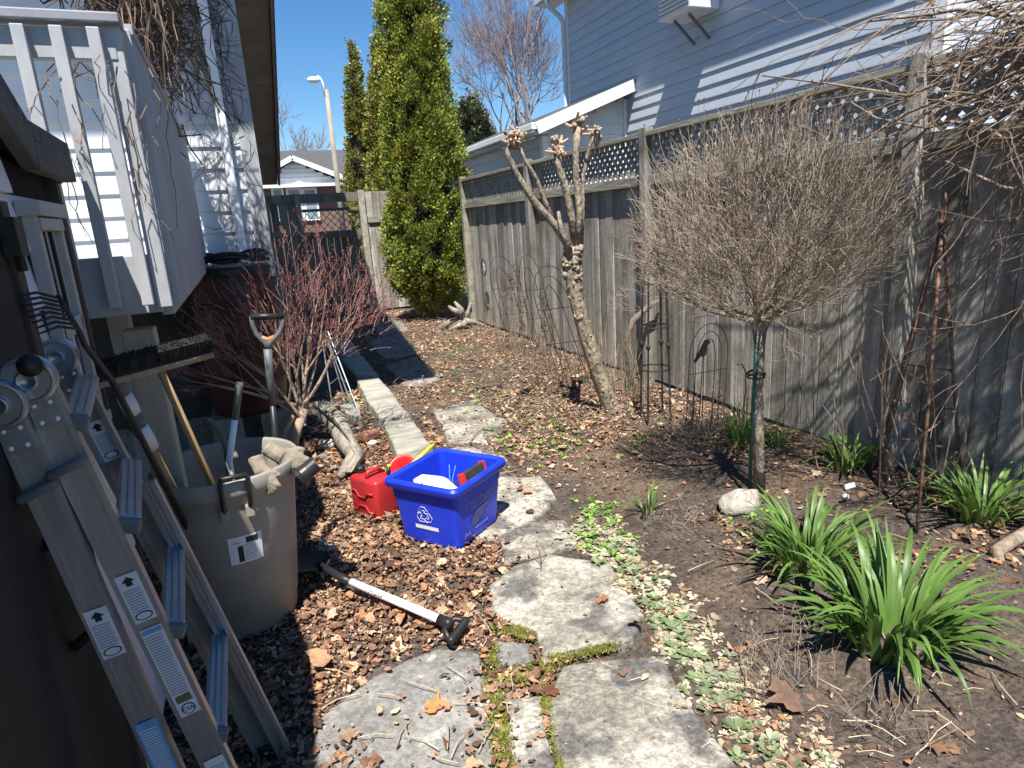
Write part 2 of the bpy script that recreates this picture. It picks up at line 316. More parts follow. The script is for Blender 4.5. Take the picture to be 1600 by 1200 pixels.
# side roof with plank soffit going down away from us
x0, x1 = .12, .62; ya, za, yb, zb = 5.45, 4.18, 8.72, 2.16; slope = Vector((0, yb-ya, zb-za)); nL = slope.length; sd_ = slope.normalized(); up_ = Vector((0, -sd_.z, sd_.y))
side_roof = MB().add([(x0-2.5, ya, za+.12), (x1+.03, ya, za+.12), (x1+.03, yb, zb+.12), (x0-2.5, yb, zb+.12), (x0-2.5, ya, za+.17), (x1+.03, ya, za+.17), (x1+.03, yb, zb+.17), (x0-2.5, yb, zb+.17)], [(0, 1, 2, 3), (7, 6, 5, 4), (0, 4, 5, 1), (1, 5, 6, 2), (2, 6, 7, 3), (3, 7, 4, 0)]).build('side_roof', SHING, hs)
k = 0.; 
while k < nL-.02:
    a = Vector((0, ya, za))+sd_*k; b = Vector((0, ya, za))+sd_*min(k+.128, nL)
    V = [(x, p.y+up_.y*d, p.z+up_.z*d) for x in (x0, x1-.03) for p, d in ((a, .0), (b, .0), (b, .03), (a, .03))]
    V = [Vector(v) for v in V]; V[1] -= up_*.010; V[5] -= up_*.010
    MB().add(V, [(0, 1, 2, 3), (7, 6, 5, 4), (0, 4, 5, 1), (1, 5, 6, 2), (2, 6, 7, 3), (3, 7, 4, 0)]).build('soffit_plank', SOFFIT, side_roof); k += .13
MB().beam(Vector((x1-.01, ya, za+.04)), Vector((x1-.01, yb, zb+.04)), .025, .15).build('fascia', SOFFIT, side_roof)
# --- deck
XD, YD = -.225, 2.43
dk = thing('deck', 'raised white painted deck with slatted railing and peeling balusters', 'deck', (-1.2, YD, 0))
MB().box(((XD-3)/2+.0, YD+.02, 1.42), (3+XD-.06, .04, .19)).build('fascia', W_WHITE, dk, bevel=.004)
MB().box(((XD-3)/2, (YD+YW)/2+.02, 1.49), (3+XD-.1, YW-YD-.1, .035)).build('floor', W_WHITE, dk)
MB().box(((XD-3)/2, YD+.0, 2.135), (3+XD-.03, .038, .085)).build('rail', W_WHITE, dk, bevel=.004)
MB().box(((XD-3)/2, YD+.0, 2.203), (3+XD+.02, .10, .03)).build('rail_cap', mat('grey_cap', (.20, .21, .24), (.30, .31, .34), rough=.6), dk, bevel=.005)
for i in range(9):
    x = -.289-.093*i
    MB().box((x, YD-.036, 1.765), (.034, .034, .82)).build('baluster', W_WHITE, dk, bevel=.003)
MB().box((XD-.02, YD+.01, 1.775), (.046, .05, .87)).build('post', W_WHITE, dk, bevel=.004)
y = YD+.10
while y < YW-.08:
    MB().box((XD+.012, y, 1.77), (.022, .085, .86)).build('slat', W_WHITE, dk, bevel=.002); y += .094
MB().box((XD-.02, (YD+YW)/2, 2.205), (.10, YW-YD-.15, .03)).build('side_rail', W_WHITE, dk)
MB().box((XD-.02, (YD+YW)/2, 1.36), (.035, YW-YD-.1, .10)).build('side_beam', W_WHITE, dk)
MB().box((-.36, 2.60, .63), (.10, .10, 1.26)).build('support_post', mat('bare_post', (.34, .29, .22), (.5, .44, .35), scale=8, stretch=(1, 1, .1), rough=.9), dk, bevel=.006)
MB().box((-.62, 3.9, .63), (.10, .10, 1.26)).build('support_post', W_WHITE, dk, bevel=.006)
# --- shed close on the left
XS = -.47; YSF = 2.29
SHED_W = mat('shed_paint', (.60, .59, .64), (.70, .69, .74), scale=4, rough=.7, bump=.1)
SHED_B = mat('shed_brown', (.045, .037, .031), (.075, .062, .053), scale=6, stretch=(1, 1, .15), rough=.8)
sh = thing('shed', 'small painted garden shed with dark door and shuttered window at left edge', 'shed', (-1.2, 1.25, 0))
def shtop(y): return 1.76+.5*max(0, min(1.93-y, y-.5))
MB().add([(XS, .15, 0), (XS, YSF, 0), (XS, YSF, 1.76), (XS, 1.93, 1.76), (XS, 1.22, shtop(1.22)), (XS, .5, 1.76), (XS, .15, 1.76), (-2.4, .15, 0), (-2.4, YSF, 0), (-2.4, YSF, 1.76), (-2.4, 1.93, 1.76), (-2.4, 1.22, shtop(1.22)), (-2.4, .5, 1.76), (-2.4, .15, 1.76)],
         [(0, 1, 2, 3, 4, 5, 6), (13, 12, 11, 10, 9, 8, 7), (0, 7, 8, 1), (1, 8, 9, 2), (6, 13, 7, 0)]).build('wall', DARK, sh)
siding(sh, (XS, 1.735, 0), (XS, YSF-.03, 0), .06, 1.88, .135, (1, 0, 0), SHED_W, top=lambda t: shtop(1.735+t*(YSF-1.765)))
siding(sh, (XS, .75, 0), (XS, 1.733, 0), 1.662, 2.06, .10, (1, 0, 0), SHED_W, top=lambda t: shtop(.75+t*.983))
MB().box((XS+.012, YSF-.012, .92), (.03, .035, 1.76)).build('corner_trim', SHED_B, sh)
dr = MB().box((XS+.012, 1.22, .84), (.03, .92, 1.62)).build('door', mat('dark_door', (.013, .011, .011), (.025, .021, .02), scale=6, stretch=(1, 1, .12), rough=.75), sh)
MB().box((XS+.02, 1.707, .84), (.03, .05, 1.63)).build('door_trim', SHED_B, sh)
MB().box((XS+.045, 1.675, 1.58), (.03, .06, .08)).tube([(XS+.045, 1.68, 1.56), (XS+.045, 1.69, 1.51)], .010).build('latch', IRON, dr)
MB().tube([(XS+.03, 1.45, .98), (XS+.075, 1.45, .95), (XS+.085, 1.45, .86), (XS+.075, 1.45, .77), (XS+.03, 1.45, .74)], .012, 8).build('handle', IRON, dr, smooth=True)
wn = MB(); wy0, wy1 = 1.90, 2.12
wn.box((XS+.03, wy0, 1.37), (.03, .03, .58)); wn.box((XS+.03, wy1, 1.37), (.03, .03, .58)); wn.box((XS+.035, (wy0+wy1)/2, 1.648), (.05, wy1-wy0+.05, .035)); wn.box((XS+.034, (wy0+wy1)/2, 1.612), (.035, wy1-wy0, .03)); wn.box((XS+.03, (wy0+wy1)/2, 1.35), (.03, wy1-wy0, .045)); wn.box((XS+.035, (wy0+wy1)/2, 1.07), (.045, wy1-wy0+.05, .03))
SHUT = mat('shutter_green_grey', (.32, .31, .30), (.40, .39, .37), rough=.6)
wo = wn.build('window', SHUT, sh, bevel=.002)
MB().box((XS+.022, (wy0+wy1)/2, 1.485), (.012, wy1-wy0-.03, .23)).build('shutter_panel', SHUT, wo)
for yy in (1.975, 2.045): MB().box((XS+.030, yy, 1.485), (.010, .016, .22)).build('shutter_bar', DARK, wo)
MB().box((XS+.021, (wy0+wy1)/2, 1.21), (.010, wy1-wy0-.03, .24)).build('pane', mat('dark_glass', (.03, .035, .045), rough=.1), wo)
MB().box((XS+.030, (wy0+wy1)/2, 1.21), (.014, .014, .24)).build('glazing_bar', SHED_W, wo)
EAVE = mat('eave_board', (.075, .068, .062), (.13, .12, .105), scale=6, rough=.85)
rf = MB(); XR = XS+.065
for ye, yk in ((YSF+.04, 1.93), (.10, .51)):
    pr = [(1.22, shtop(1.22)+.05), (yk, 1.81), (ye, 1.805)]
    for (y0_, z0_), (y1_, z1_) in zip(pr[:-1], pr[1:]):
        rf.add([(-2.5, y0_, z0_), (XR, y0_, z0_), (XR, y1_, z1_), (-2.5, y1_, z1_), (-2.5, y0_, z0_+.04), (XR, y0_, z0_+.04), (XR, y1_, z1_+.04), (-2.5, y1_, z1_+.04)], [(0, 1, 2, 3), (7, 6, 5, 4), (0, 4, 5, 1), (1, 5, 6, 2), (2, 6, 7, 3), (3, 7, 4, 0)])
rf = rf.build('roof', SHING, sh)
MB().beam((XS+.05, 1.30, shtop(1.30)+.012), (XS+.05, 1.93, shtop(1.93)+.012), .035, .075).build('rake_board', EAVE, rf, bevel=.004)
MB().box((XS+.05, 2.125, 1.772), (.038, .39, .07)).build('eave_return', EAVE, rf, bevel=.004)
MB().box((XS-.40, YSF+.035, 1.77), (.86, .03, .07)).build('eave_board', EAVE, rf, bevel=.004)
# --- neighbour's house
XN, YN = 6.1, 4.27
nb = thing('house', 'grey-blue sided neighbouring house with white trim beyond the lattice fence', 'house', (8.5, 7.8, 0))
MB().box((9.05, 7.785, 2.7), (5.9, 7.03, 5.4)).build('wall', SIDING_N, nb)
siding(nb, (XN, 11.3, 0), (XN, YN+.09, 0), .9, 5.25, .158, (-1, 0, 0), SIDING_N)
siding(nb, (XN+.09, YN, 0), (11.5, YN, 0), .9, 5.25, .158, (0, -1, 0), SIDING_N)
MB().box((XN+.035, YN+.035, 2.7), (.12, .12, 5.3)).build('corner_trim', TRIM_W, nb)
MB().box((XN-.015, 11.28, 2.7), (.03, .09, 5.3)).build('corner_trim', TRIM_W, nb)
mrf = MB().box((8.6, 7.8, 5.50), (5.72, 7.9, .14)).add([(5.70, 3.8, 5.58), (11.5, 3.8, 5.58), (11.5, 11.8, 5.58), (5.70, 11.8, 5.58), (8.6, 3.8, 7.2), (8.6, 11.8, 7.2)], [(0, 1, 4), (1, 2, 5, 4), (2, 3, 5), (3, 0, 4, 5)]).build('roof', SHING, nb)
MB().box((5.93, 7.8, 5.29), (.34, 7.9, .025)).build('soffit', TRIM_W, mrf)
gt = MB().box((5.735, 7.8, 5.355), (.10, 7.95, .115)).build('gutter', mat('grey_gutter', (.52, .56, .62), (.58, .61, .66), rough=.4), mrf, bevel=.012)
MB().tube([(5.74, 11.35, 5.32), (5.76, 11.33, 5.18), (6.0, 11.33, 5.0), (6.04, 11.33, 4.9), (6.04, 11.33, 3.35), (5.98, 11.33, 3.22)], .042, 8).build('downspout', mat('gutter_blue', (.60, .65, .70), rough=.4), nb, smooth=True)
acb = PX(1075, 33, 5.68)+Vector((0, 0, .12))
ac = MB().box((5.86, 7.55, acb.z+.22), (.46, .66, .42)).build('air_conditioner', TRIM_W, nb, bevel=.015)
for i in range(7): MB().box((5.625, 7.55, acb.z+.07+.05*i), (.012, .60, .012)).build('grille_slat', GREYP, ac)
MB().beam((6.08, 7.4, acb.z-.28), (5.75, 7.4, acb.z-.01), .03, .03).build('bracket', GREYP, ac)
MB().beam((6.08, 7.7, acb.z-.28), (5.75, 7.7, acb.z-.01), .03, .03).build('bracket', GREYP, ac)
# lower wing with the lean-to roof
XE, YE = 4.6, 9.43
EXT = mat('wing_siding', (.60, .62, .64), (.68, .70, .71), scale=2, rough=.45, rand=.02)
MB().box(((XE+XN)/2+.01, (YE+15)/2+.01, 1.4), (XN-XE-.02, 15-YE-.02, 2.76)).build('wing_wall', EXT, nb)
MB().add([(x, y_, z) for y_ in (YE+.012, YE+.3) for x, z in ((XE+.01, 2.78), (XN, 2.78), (XN, 3.472), (XE+.01, 2.945))], [(0, 1, 2, 3), (7, 6, 5, 4), (0, 4, 5, 1), (1, 5, 6, 2), (2, 6, 7, 3), (3, 7, 4, 0)]).build('gable_wall', EXT, nb)
siding(nb, (XE+.08, YE, 0), (XN-.05, YE, 0), 1.2, 3.45, .158, (0, -1, 0), EXT, top=lambda t: 2.92+.52*t)
siding(nb, (XE, 15, 0), (XE, YE+.07, 0), 1.2, 2.78, .158, (-1, 0, 0), EXT)
MB().box((XE+.03, YE+.03, 1.9), (.10, .10, 1.74)).build('corner_trim', TRIM_W, nb)
MB().box((XN-.03, YE-.02, 2.2), (.05, .05, 2.2)).build('corner_trim', TRIM_W, nb)
za_, zb_ = 2.86, 3.48
wr = MB().add([(4.38, YE-.28, za_), (XN, YE-.28, zb_), (XN, 15.2, zb_), (4.38, 15.2, za_), (4.38, YE-.28, za_+.07), (XN, YE-.28, zb_+.07), (XN, 15.2, zb_+.07), (4.38, 15.2, za_+.07)], [(0, 1, 2, 3), (7, 6, 5, 4), (0, 4, 5, 1), (1, 5, 6, 2), (2, 6, 7, 3), (3, 7, 4, 0)]).build('wing_roof', SHING, nb)
MB().beam((4.36, YE-.30, za_-.02), (XN-.02, YE-.30, zb_-.02), .03, .17).build('rake_trim', TRIM_W, wr)
MB().box((4.33, (YE+15)/2-.15, 2.87), (.10, 15-YE+.3, .10)).build('gutter', TRIM_W, wr, bevel=.012)
MB().box((4.49, (YE+15)/2, 2.80), (.24, 15-YE+.4, .02)).build('soffit', TRIM_W, wr)
MB().box((6.07, 8.55, 2.55), (.05, .12, .16)).build('outlet_box', TRIM_W, nb, bevel=.006)
# ------------------------------------------------------------------ fence on the right
XF = 3.4
fe = thing('fence', 'tall weathered grey board fence with lattice top along the right', 'fence', (XF, 5, 0))
POSTS = [0.0, 2.45, 4.9, 7.35, 9.8]
for yp in POSTS:
    MB().box((XF-.035, yp, 1.11), (.09, .09, 2.26)).build('post', W_FENCE if yp < 9 else W_RAIL, fe, bevel=.005)
ends = list(zip(POSTS[:-1], POSTS[1:]))
for ya_, yb_ in ends:
    L_ = yb_-ya_-.09; c = (ya_+yb_)/2
    MB().box((XF-.02, c, 2.185), (.10, L_, .038)).build('cap_rail', W_RAIL, fe, bevel=.003)
    MB().box((XF-.015, c, 1.81), (.055, L_, .085)).build('mid_rail', W_RAIL, fe, bevel=.003)
    MB().box((XF+.058, c, .35), (.04, L_, .085)).build('back_rail', W_FENCE, fe)
y = -.05
while y < 9.78:
    wd = U(.132, .145)
    MB().box((XF+.021+U(-.004, .004), y+wd/2, .905+U(-.012, .008)), (.018, wd-U(.003, .007), 1.76)).build('board', W_FENCE, fe, bevel=.0015)
    y += wd+.001
sl = .0
for ya_, yb_ in ends[0:]:
    if yb_ < 2: y0_ = 1.2
    else: y0_ = ya_+.05
    z0_, z1_ = 1.857, 2.163; h_ = z1_-z0_; t = y0_-h_
    while t < yb_-.05:
        for s in (0, 1):
            a = [t, z0_]; b = [t+h_, z1_]
            if s: a[1], b[1] = z1_, z0_
            # clip to panel
            if a[0] < y0_: k = (y0_-a[0])/h_; a = [y0_, a[1]+(b[1]-a[1])*k]
            if b[0] > yb_-.05: k = (yb_-.05-a[0])/(b[0]-a[0]); b = [yb_-.05, a[1]+(b[1]-a[1])*k]
            if b[0]-a[0] > .01: MB().beam((XF-.012+.009*s, a[0], a[1]), (XF-.012+.009*s, b[0], b[1]), .036, .008, up=(1, 0, 0)).build('lattice_slat', W_LATT, fe)
        t += .092
# small oval ornament
orn = PX(757, 418, XF-.085)
oo = thing('wall_plaque', 'small white oval face plaque in a dark ring on the far fence post', 'plaque', orn)
MB().ell(orn, (.012, .06, .085), n=14).build('face', TRIM_W, oo, smooth=True)
MB().tube([orn+Vector((-.01, .085*math.cos(a), .12*math.sin(a))) for a in np.linspace(0, 2*math.pi, 25)], .008, 5).build('ring', IRON, oo)
for s in (-1, 1): MB().ell(orn+Vector((-.013, .022*s, .02)), (.006, .008, .012), n=8).build('eye', INK, oo)
# ------------------------------------------------------------------ gate and back fence
YG = 12.5
gf = thing('back_fence', 'dark grey back fence panel with gaps left of the gate', 'fence', (1.0, YG, 0))
def gx_(px, py): return PY(px, py, YG).x
xg = [gx_(p, 330) for p in (408, 422, 435, 449, 463)]
for a, b in zip(xg[:-1], xg[1:]): MB().box(((a+b)/2, YG, 1.12), (b-a-.012, .02, 2.16)).build('board', W_GATE, gf)
MB().box(((xg[0]+xg[-1])/2, YG-.03, 1.55), (xg[-1]-xg[0], .04, .09)).build('rail', W_GATE, gf)
MB().box((xg[-1]+.03, YG-.03, 1.12), (.10, .09, 2.24)).build('post', W_GATE, gf)
MB().box(((xg[0]+xg[-1])/2, YG-.012, 2.16), (xg[-1]-xg[0], .045, .14)).build('top_rail', W_GATE, gf)
x_a, x_b = xg[-1]+.09, gx_(560, 330)
gt_ = thing('gate', 'dark wooden garden gate with lattice window between two posts', 'gate', ((x_a+x_b)/2, YG, 0))
MB().box(((x_a+x_b)/2, YG-.01, 2.15), (x_b-x_a, .05, .16)).build('top_board', W_GATE, gt_)
MB().box(((x_a+x_b)/2, YG-.02, 1.50), (x_b-x_a, .05, .12)).build('rail', W_GATE, gt_)
MB().box(((x_a+x_b)/2, YG-.02, 1.94), (x_b-x_a, .05, .05)).build('rail', W_GATE, gt_)
MB().box(((x_a+x_b)/2, YG-.02, .40), (x_b-x_a, .05, .10)).build('rail', W_GATE, gt_)
t = x_a-.36
while t < x_b:
    for s in (0, 1):
        a = [t, 1.56]; b = [t+.36, 1.92]
        if s: a[1], b[1] = 1.92, 1.56
        if a[0] < x_a: k = (x_a-a[0])/.36; a = [x_a, a[1]+(b[1]-a[1])*k]
        if b[0] > x_b: k = (x_b-a[0])/(b[0]-a[0]); b = [x_b, a[1]+(b[1]-a[1])*k]
        if b[0]-a[0] > .01: MB().beam((a[0], YG+.006+.009*s, a[1]), (b[0], YG+.006+.009*s, b[1]), .008, .046, up=(0, 1, 0)).build('lattice_slat', W_GATE, gt_)
    t += .135
nbd = 8
for i in range(nbd):
    xa = x_a+(x_b-x_a)*i/nbd; MB().box((xa+(x_b-x_a)/nbd/2, YG+.02, .78), ((x_b-x_a)/nbd-.011, .02, 1.42)).build('board', W_GATE, gt_)
MB().beam((x_a+.05, YG-.035, .45), (x_b-.05, YG-.035, 1.44), .025, .09).build('brace', W_GATE, gt_)
gp = thing('board_fence', 'pale weathered board fence panel beside the gate, partly behind the cedar', 'fence', (x_b+.8, YG, 0))
MB().box((x_b+.07, YG-.03, 1.13), (.11, .10, 2.26)).build('post', W_RAIL, gp)
for i in range(8): MB().box((x_b+.20+.145*i, YG+.0, 1.13), (.139, .02, 2.20)).build('board', W_FENCE, gp)
MB().box((x_b+.75, YG-.03, 1.72), (1.2, .045, .10)).build('rail', W_RAIL, gp)
# ------------------------------------------------------------------ branching helper
def grow(mb, p, d, L, r, depth, spread=.5, ratio=.72, kids=(2, 3), nseg=4, wob=.12, up=.1, tips=None, thin=None, thinr=.0, rmin=.0012):
    pts = [Vector(p)]; rad = [r]; d = Vector(d).normalized(); st = L/nseg
    for i in range(nseg):
        d = (d+Vector((U(-1, 1), U(-1, 1), U(-1, 1)))*wob+Vector((0, 0, up*.25))).normalized(); pts.append(pts[-1]+d*st); rad.append(r*(1-.38*(i+1)/nseg))
    tgt = thin if (thin is not None and r < thinr) else mb
    tgt.tube(pts, rad, 7 if r > .02 else (5 if r > .006 else 3), cap=False)
    if depth <= 0:
        if tips is not None: tips.append((pts[-1], d))
        return
    for k in range(random.randint(*kids)):
        i = random.randint(max(1, nseg-2), nseg) if k else nseg
        ax = d.orthogonal().normalized(); ax.rotate(Matrix.Rotation(U(0, 6.28), 3, d)); nd = d.copy(); nd.rotate(Matrix.Rotation(U(.35, 1)*spread*(.5 if k == 0 else 1.2), 3, ax))
        grow(mb, pts[i], nd, L*ratio*U(.75, 1.15), max(rad[i]*U(.6, .8), rmin), depth-1, spread, ratio, kids, nseg, wob, up, tips, thin, thinr, rmin)
# ------------------------------------------------------------------ background beyond the gate
def bare_tree(name, label, base, H, r, depth, m, seed, spread=.55, lean=(0, 0, 1), group=None):
    random.seed(seed); t = thing(name, label, 'tree', base, group); tr = MB(); tw = MB()
    grow(tr, base, lean, H*.27, r, depth, spread, .80, (2, 4), 4, .10, .25, None, tw, r*.22, .0065*base[1]/24)
    tr.build('trunk', m, t, smooth=True); tw.build('twigs', m, t)
bare_tree('bare_tree', 'large leafless tree rising behind the neighbouring house roof', PY(850, 350, 24), 11.5, .20, 7, TWIG_P, 3, .62, (-.02, 0, 1))
bare_tree('bare_tree', 'leafless tree showing left of the big one above the wing gutter', PY(800, 345, 27), 8.8, .16, 7, TWIG_P, 12, .7, (-.1, 0, 1))
bare_tree('bare_tree', 'small leafless tree above the far house gable, left of the street lamp', PY(458, 350, 48), 11, .17, 6, TWIG_P, 5, .75)
random.seed(21)
# far house
YH = 33.
fh = thing('house', 'distant brick house with white gable and dark shingle roof', 'house', PY(480, 345, YH))
def hp(px, py, dy=0): return PY(px, py, YH+dy)
BRICK = mat('red_brick', (.17, .10, .085), (.25, .155, .13), scale=60, rough=.9, rand=.03)
a = hp(380, 330); b = hp(552, 330); zt = hp(480, 291).z
MB().box(((a.x+b.x)/2, YH+3, zt/2), (b.x-a.x, 6, zt)).build('wall', BRICK, fh)
gl, gp_, gr = hp(395, 280), hp(455, 248), hp(548, 287)
MB().add([(gl.x, YH-.02, gr.z), (gr.x-.2, YH-.02, gr.z), (gp_.x, YH-.02, gp_.z-.15), (gl.x, YH+.4, gr.z), (gr.x-.2, YH+.4, gr.z), (gp_.x, YH+.4, gp_.z-.15)], [(0, 1, 2), (5, 4, 3), (0, 3, 4, 1), (1, 4, 5, 2), (2, 5, 3, 0)]).build('gable', EXT, fh)
for i in range(6): MB().box((gp_.x+.25, YH-.035, gr.z+.10+.19*i), (max(.3, (5-i)*.72), .02, .165)).build('gable_plank', EXT, fh)
frf = MB().add([(gp_.x, YH-.4, gp_.z), (gr.x+.2, YH-.4, gr.z), (gr.x+.2, YH+5, gr.z), (gp_.x, YH+5, gp_.z), (gl.x-.6, YH-.4, gr.z), (gl.x-.6, YH+5, gr.z)], [(0, 1, 2, 3), (4, 0, 3, 5)]); frf = frf.build('gable_roof', SHING, fh)
MB().beam((gp_.x, YH-.42, gp_.z), (gr.x+.25, YH-.42, gr.z), .06, .22).beam((gp_.x, YH-.42, gp_.z), (gl.x-.6, YH-.42, gr.z), .06, .22).build('barge_board', TRIM_W, frf)
r0, r1, r2 = hp(470, 240, 6), hp(585, 262, 6), hp(640, 340, 6)
mr_ = MB().add([(r0.x-3, YH+9, r0.z+.5), (r1.x-1.0, YH+9, r0.z+.5), (r2.x+1, YH+1, gr.z-1.1), (r0.x-6, YH+1, gr.z-1.1), (r2.x+1, YH+14, gr.z-1.1)], [(0, 1, 2, 3), (1, 4, 2)]).build('main_roof', SHING, fh)
MB().box(((a.x+b.x)/2+.0, YH-.25, zt+.02), (b.x-a.x+.6, .5, .14)).build('eave', TRIM_W, fh)
for p0, p1 in ((425, 442), (448, 470), (473, 494)):
    q0, q1 = hp(p0, 294), hp(p1, 310); wn_ = MB().box(((q0.x+q1.x)/2, YH-.06, q0.z-.75), (q1.x-q0.x+.14, .08, 1.5)).build('window', TRIM_W, fh)
    MB().box(((q0.x+q1.x)/2, YH-.105, q0.z-.75), (q1.x-q0.x-.08, .02, 1.3)).build('pane', mat('window_glass', (.25, .33, .38), rough=.15), wn_)
MB().box((hp(556, 330).x+1.1, YH+4, .9), (2.2, 6, 1.8)).build('side_wing', BRICK, fh)
# street lamps
def lamp(px0, py0, px1, py1, hx, hy, Y, label, r):
    b0 = PY(px0, py0, Y); t0 = PY(px1, py1, Y); base = Vector((b0.x, Y, 0)); hd = PY(hx, hy, Y)
    t = thing('street_lamp', label, 'street lamp', base, 'street lamps beyond the gate')
    MB().tube([base, Vector((t0.x, Y, t0.z))], [r*1.25, r*.8], 10).build('pole', mat('concrete_pole', (.27, .245, .19), (.36, .33, .265), scale=2, rough=.9), t, smooth=True)
    top = Vector((t0.x, Y, t0.z)); MB().tube([top-Vector((.08, 0, .25)), top.lerp(hd, .30)+Vector((0, 0, .10)), top.lerp(hd, .55)+Vector((0, 0, .22)), top.lerp(hd, .75)+Vector((0, 0, .20)), hd+Vector((0, 0, .03))], r*.42, 8).build('arm', TRIM_W, t, smooth=True)
    MB().ell(hd+Vector((-.1, 0, -.02)), (.26, .13, .12), n=12).build('lamp_head', TRIM_W, t, smooth=True)
lamp(529, 300, 510, 140, 494, 124, 28, 'tall concrete street lamp with curved white arm against the sky', .105)
lamp(545, 260, 540, 238, 549, 232, 60, 'tiny far street lamp beside the cedars above the dark roof', .12)
# ------------------------------------------------------------------ evergreen cedars
def cedar(name, label, base, prof, nclump, nleaf, size, tint, seed, lean=0., clump_r=.12, trunk_r=.06):
    rg = np.random.default_rng(seed); H = prof[-1][0]; zs = np.array([p[0] for p in prof]); rs = np.array([p[1] for p in prof])
    t = thing(name, label, 'tree', base, 'cedars at the end of the path'); bx, by = base[0], base[1]
    MB().tube([Vector(base)-Vector((0, 0, .1)), Vector(base)+Vector((lean*.4, 0, H*.4)), Vector(base)+Vector((lean, 0, H*.96))], [trunk_r, trunk_r*.6, .01], 8).build('trunk', BARK_D, t, smooth=True)
    dens = rs/rs.max(); zc = []
    while len(zc) < nclump:
        z = rg.uniform(zs[0], H)
        if rg.random() < np.interp(z, zs, dens)+.06: zc.append(z)
    zc = np.array(zc); th = rg.uniform(0, 2*np.pi, nclump); R = np.interp(zc, zs, rs)
    R = R*(1+.30*(vnoise(th*1.6, zc*1.4, 1.6, seed)-.5)*2)*np.where(rg.random(nclump) < .25, rg.uniform(.60, .88, nclump), rg.uniform(.86, 1.04, nclump))
    cx = bx+R*np.cos(th)+lean*zc/H; cy = by+R*np.sin(th); cz = base[2]+zc
    N = nclump*nleaf; ci = np.repeat(np.arange(nclump), nleaf)
    out = np.stack([np.cos(th), np.sin(th), np.full(nclump, .55)], -1)[ci]
    off = rg.normal(size=(N, 3))*clump_r*.40*np.array([1, 1, 1.3]); C = np.stack([cx, cy, cz], -1)[ci]+off+out*clump_r*.2
    d = out*.9+rg.normal(size=(N, 3))*.55; d[:, 2] += .25; d /= np.linalg.norm(d, axis=1)[:, None]
    s = np.cross(d, rg.normal(size=(N, 3))); s /= np.linalg.norm(s, axis=1)[:, None]
    L = size*rg.uniform(.6, 1.35, N)[:, None]; Wd = L*rg.uniform(.22, .42, N)[:, None]
    n3 = np.cross(d, s)
    V = np.stack([C-d*L*.1, C+d*L*.45+s*Wd+n3*L*.08, C+d*L*1.0, C+d*L*.45-s*Wd+n3*L*.08], 1).reshape(-1, 3)
    F = np.arange(N*4).reshape(-1, 4)
    cl = np.array(tint)[None]*(1+rg.normal(size=(nclump, 1))*.18)[ci]*(1+rg.normal(size=(N, 1))*.16)
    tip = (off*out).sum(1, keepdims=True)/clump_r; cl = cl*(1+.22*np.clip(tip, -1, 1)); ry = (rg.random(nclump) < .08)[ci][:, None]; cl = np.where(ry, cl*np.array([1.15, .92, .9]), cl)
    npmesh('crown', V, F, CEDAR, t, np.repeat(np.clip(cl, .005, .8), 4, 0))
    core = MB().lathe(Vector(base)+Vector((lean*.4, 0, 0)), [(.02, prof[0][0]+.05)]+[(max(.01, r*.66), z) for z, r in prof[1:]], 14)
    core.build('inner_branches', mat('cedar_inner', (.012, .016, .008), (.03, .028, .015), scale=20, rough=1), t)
GC = (.20, .245, .045)
cedar('cedar_tree', 'tall dense columnar cedar, nearest and widest, at the fence corner', (2.98, 10.6, 0), [(.18, .25), (.6, .57), (1.2, .63), (2.2, .60), (3.4, .51), (4.6, .42), (5.8, .33), (7.0, .05)], 1500, 95, .040, (.245, .285, .050), 1, .05, .115, .09)
cedar('cedar_tree', 'slim cedar just left of the big one, slightly taller than its thin neighbour', (3.42, 15.0, 0), [(.3, .30), (1.2, .42), (2.4, .44), (3.8, .32), (4.8, .17), (5.6, .02)], 560, 64, .055, (.24, .25, .05), 2, .06, .12)
cedar('cedar_tree', 'thin cedar with a wispy pointed top, leftmost of the three', (3.22, 17.0, 0), [(.3, .30), (1.4, .42), (2.8, .42), (4.2, .24), (5.0, .12), (5.9, .015)], 500, 60, .06, (.23, .235, .05), 3, .06, .12)
cedar('conifer_tree', 'distant grey-green conifer above the neighbour\'s wing gutter', PY(748, 340, 30), [(.0, .9), (1.5, 1.3), (3.5, .9), (5.3, .05)], 420, 30, .2, (.09, .105, .055), 4, 0, .3)
# ------------------------------------------------------------------ shrubs and trees in the garden
# red twig maple
random.seed(31)
sb = Vector((.12, 4.42, 0))
ms = thing('red_twig_shrub', 'bare red-twigged shrub spreading beside the rain barrel', 'shrub', sb); tr = MB(); tw = MB(); tips = []
main = [((-.38, .1, .55), .62), ((-.20, 0, .9), .62), ((.02, .1, 1), .66), ((.22, -.1, .9), .66), ((.42, .1, .62), .72), ((.12, .3, .85), .6), ((-.35, -.2, .6), .5), ((.50, -.12, .42), .62), ((-.6, -.1, .22), .55)]
tr.tube([sb, sb+Vector((.05, 0, .2)), sb+Vector((.14, 0, .40))], [.040, .032, .028], 8); tr.tube([sb+Vector((-.05, .02, 0)), sb+Vector((.0, .03, .25)), sb+Vector((.1, 0, .42))], [.02, .018, .016], 7)
for d, L in main: grow(tr, sb+Vector((.13, 0, .36+U(-.08, .06))), d, L*.74, .014, 5, .60, .64, (2, 3), 4, .13, .18, tips, tw, .0042, .0016)
sc_ = Vector((.30, 4.44, .98))
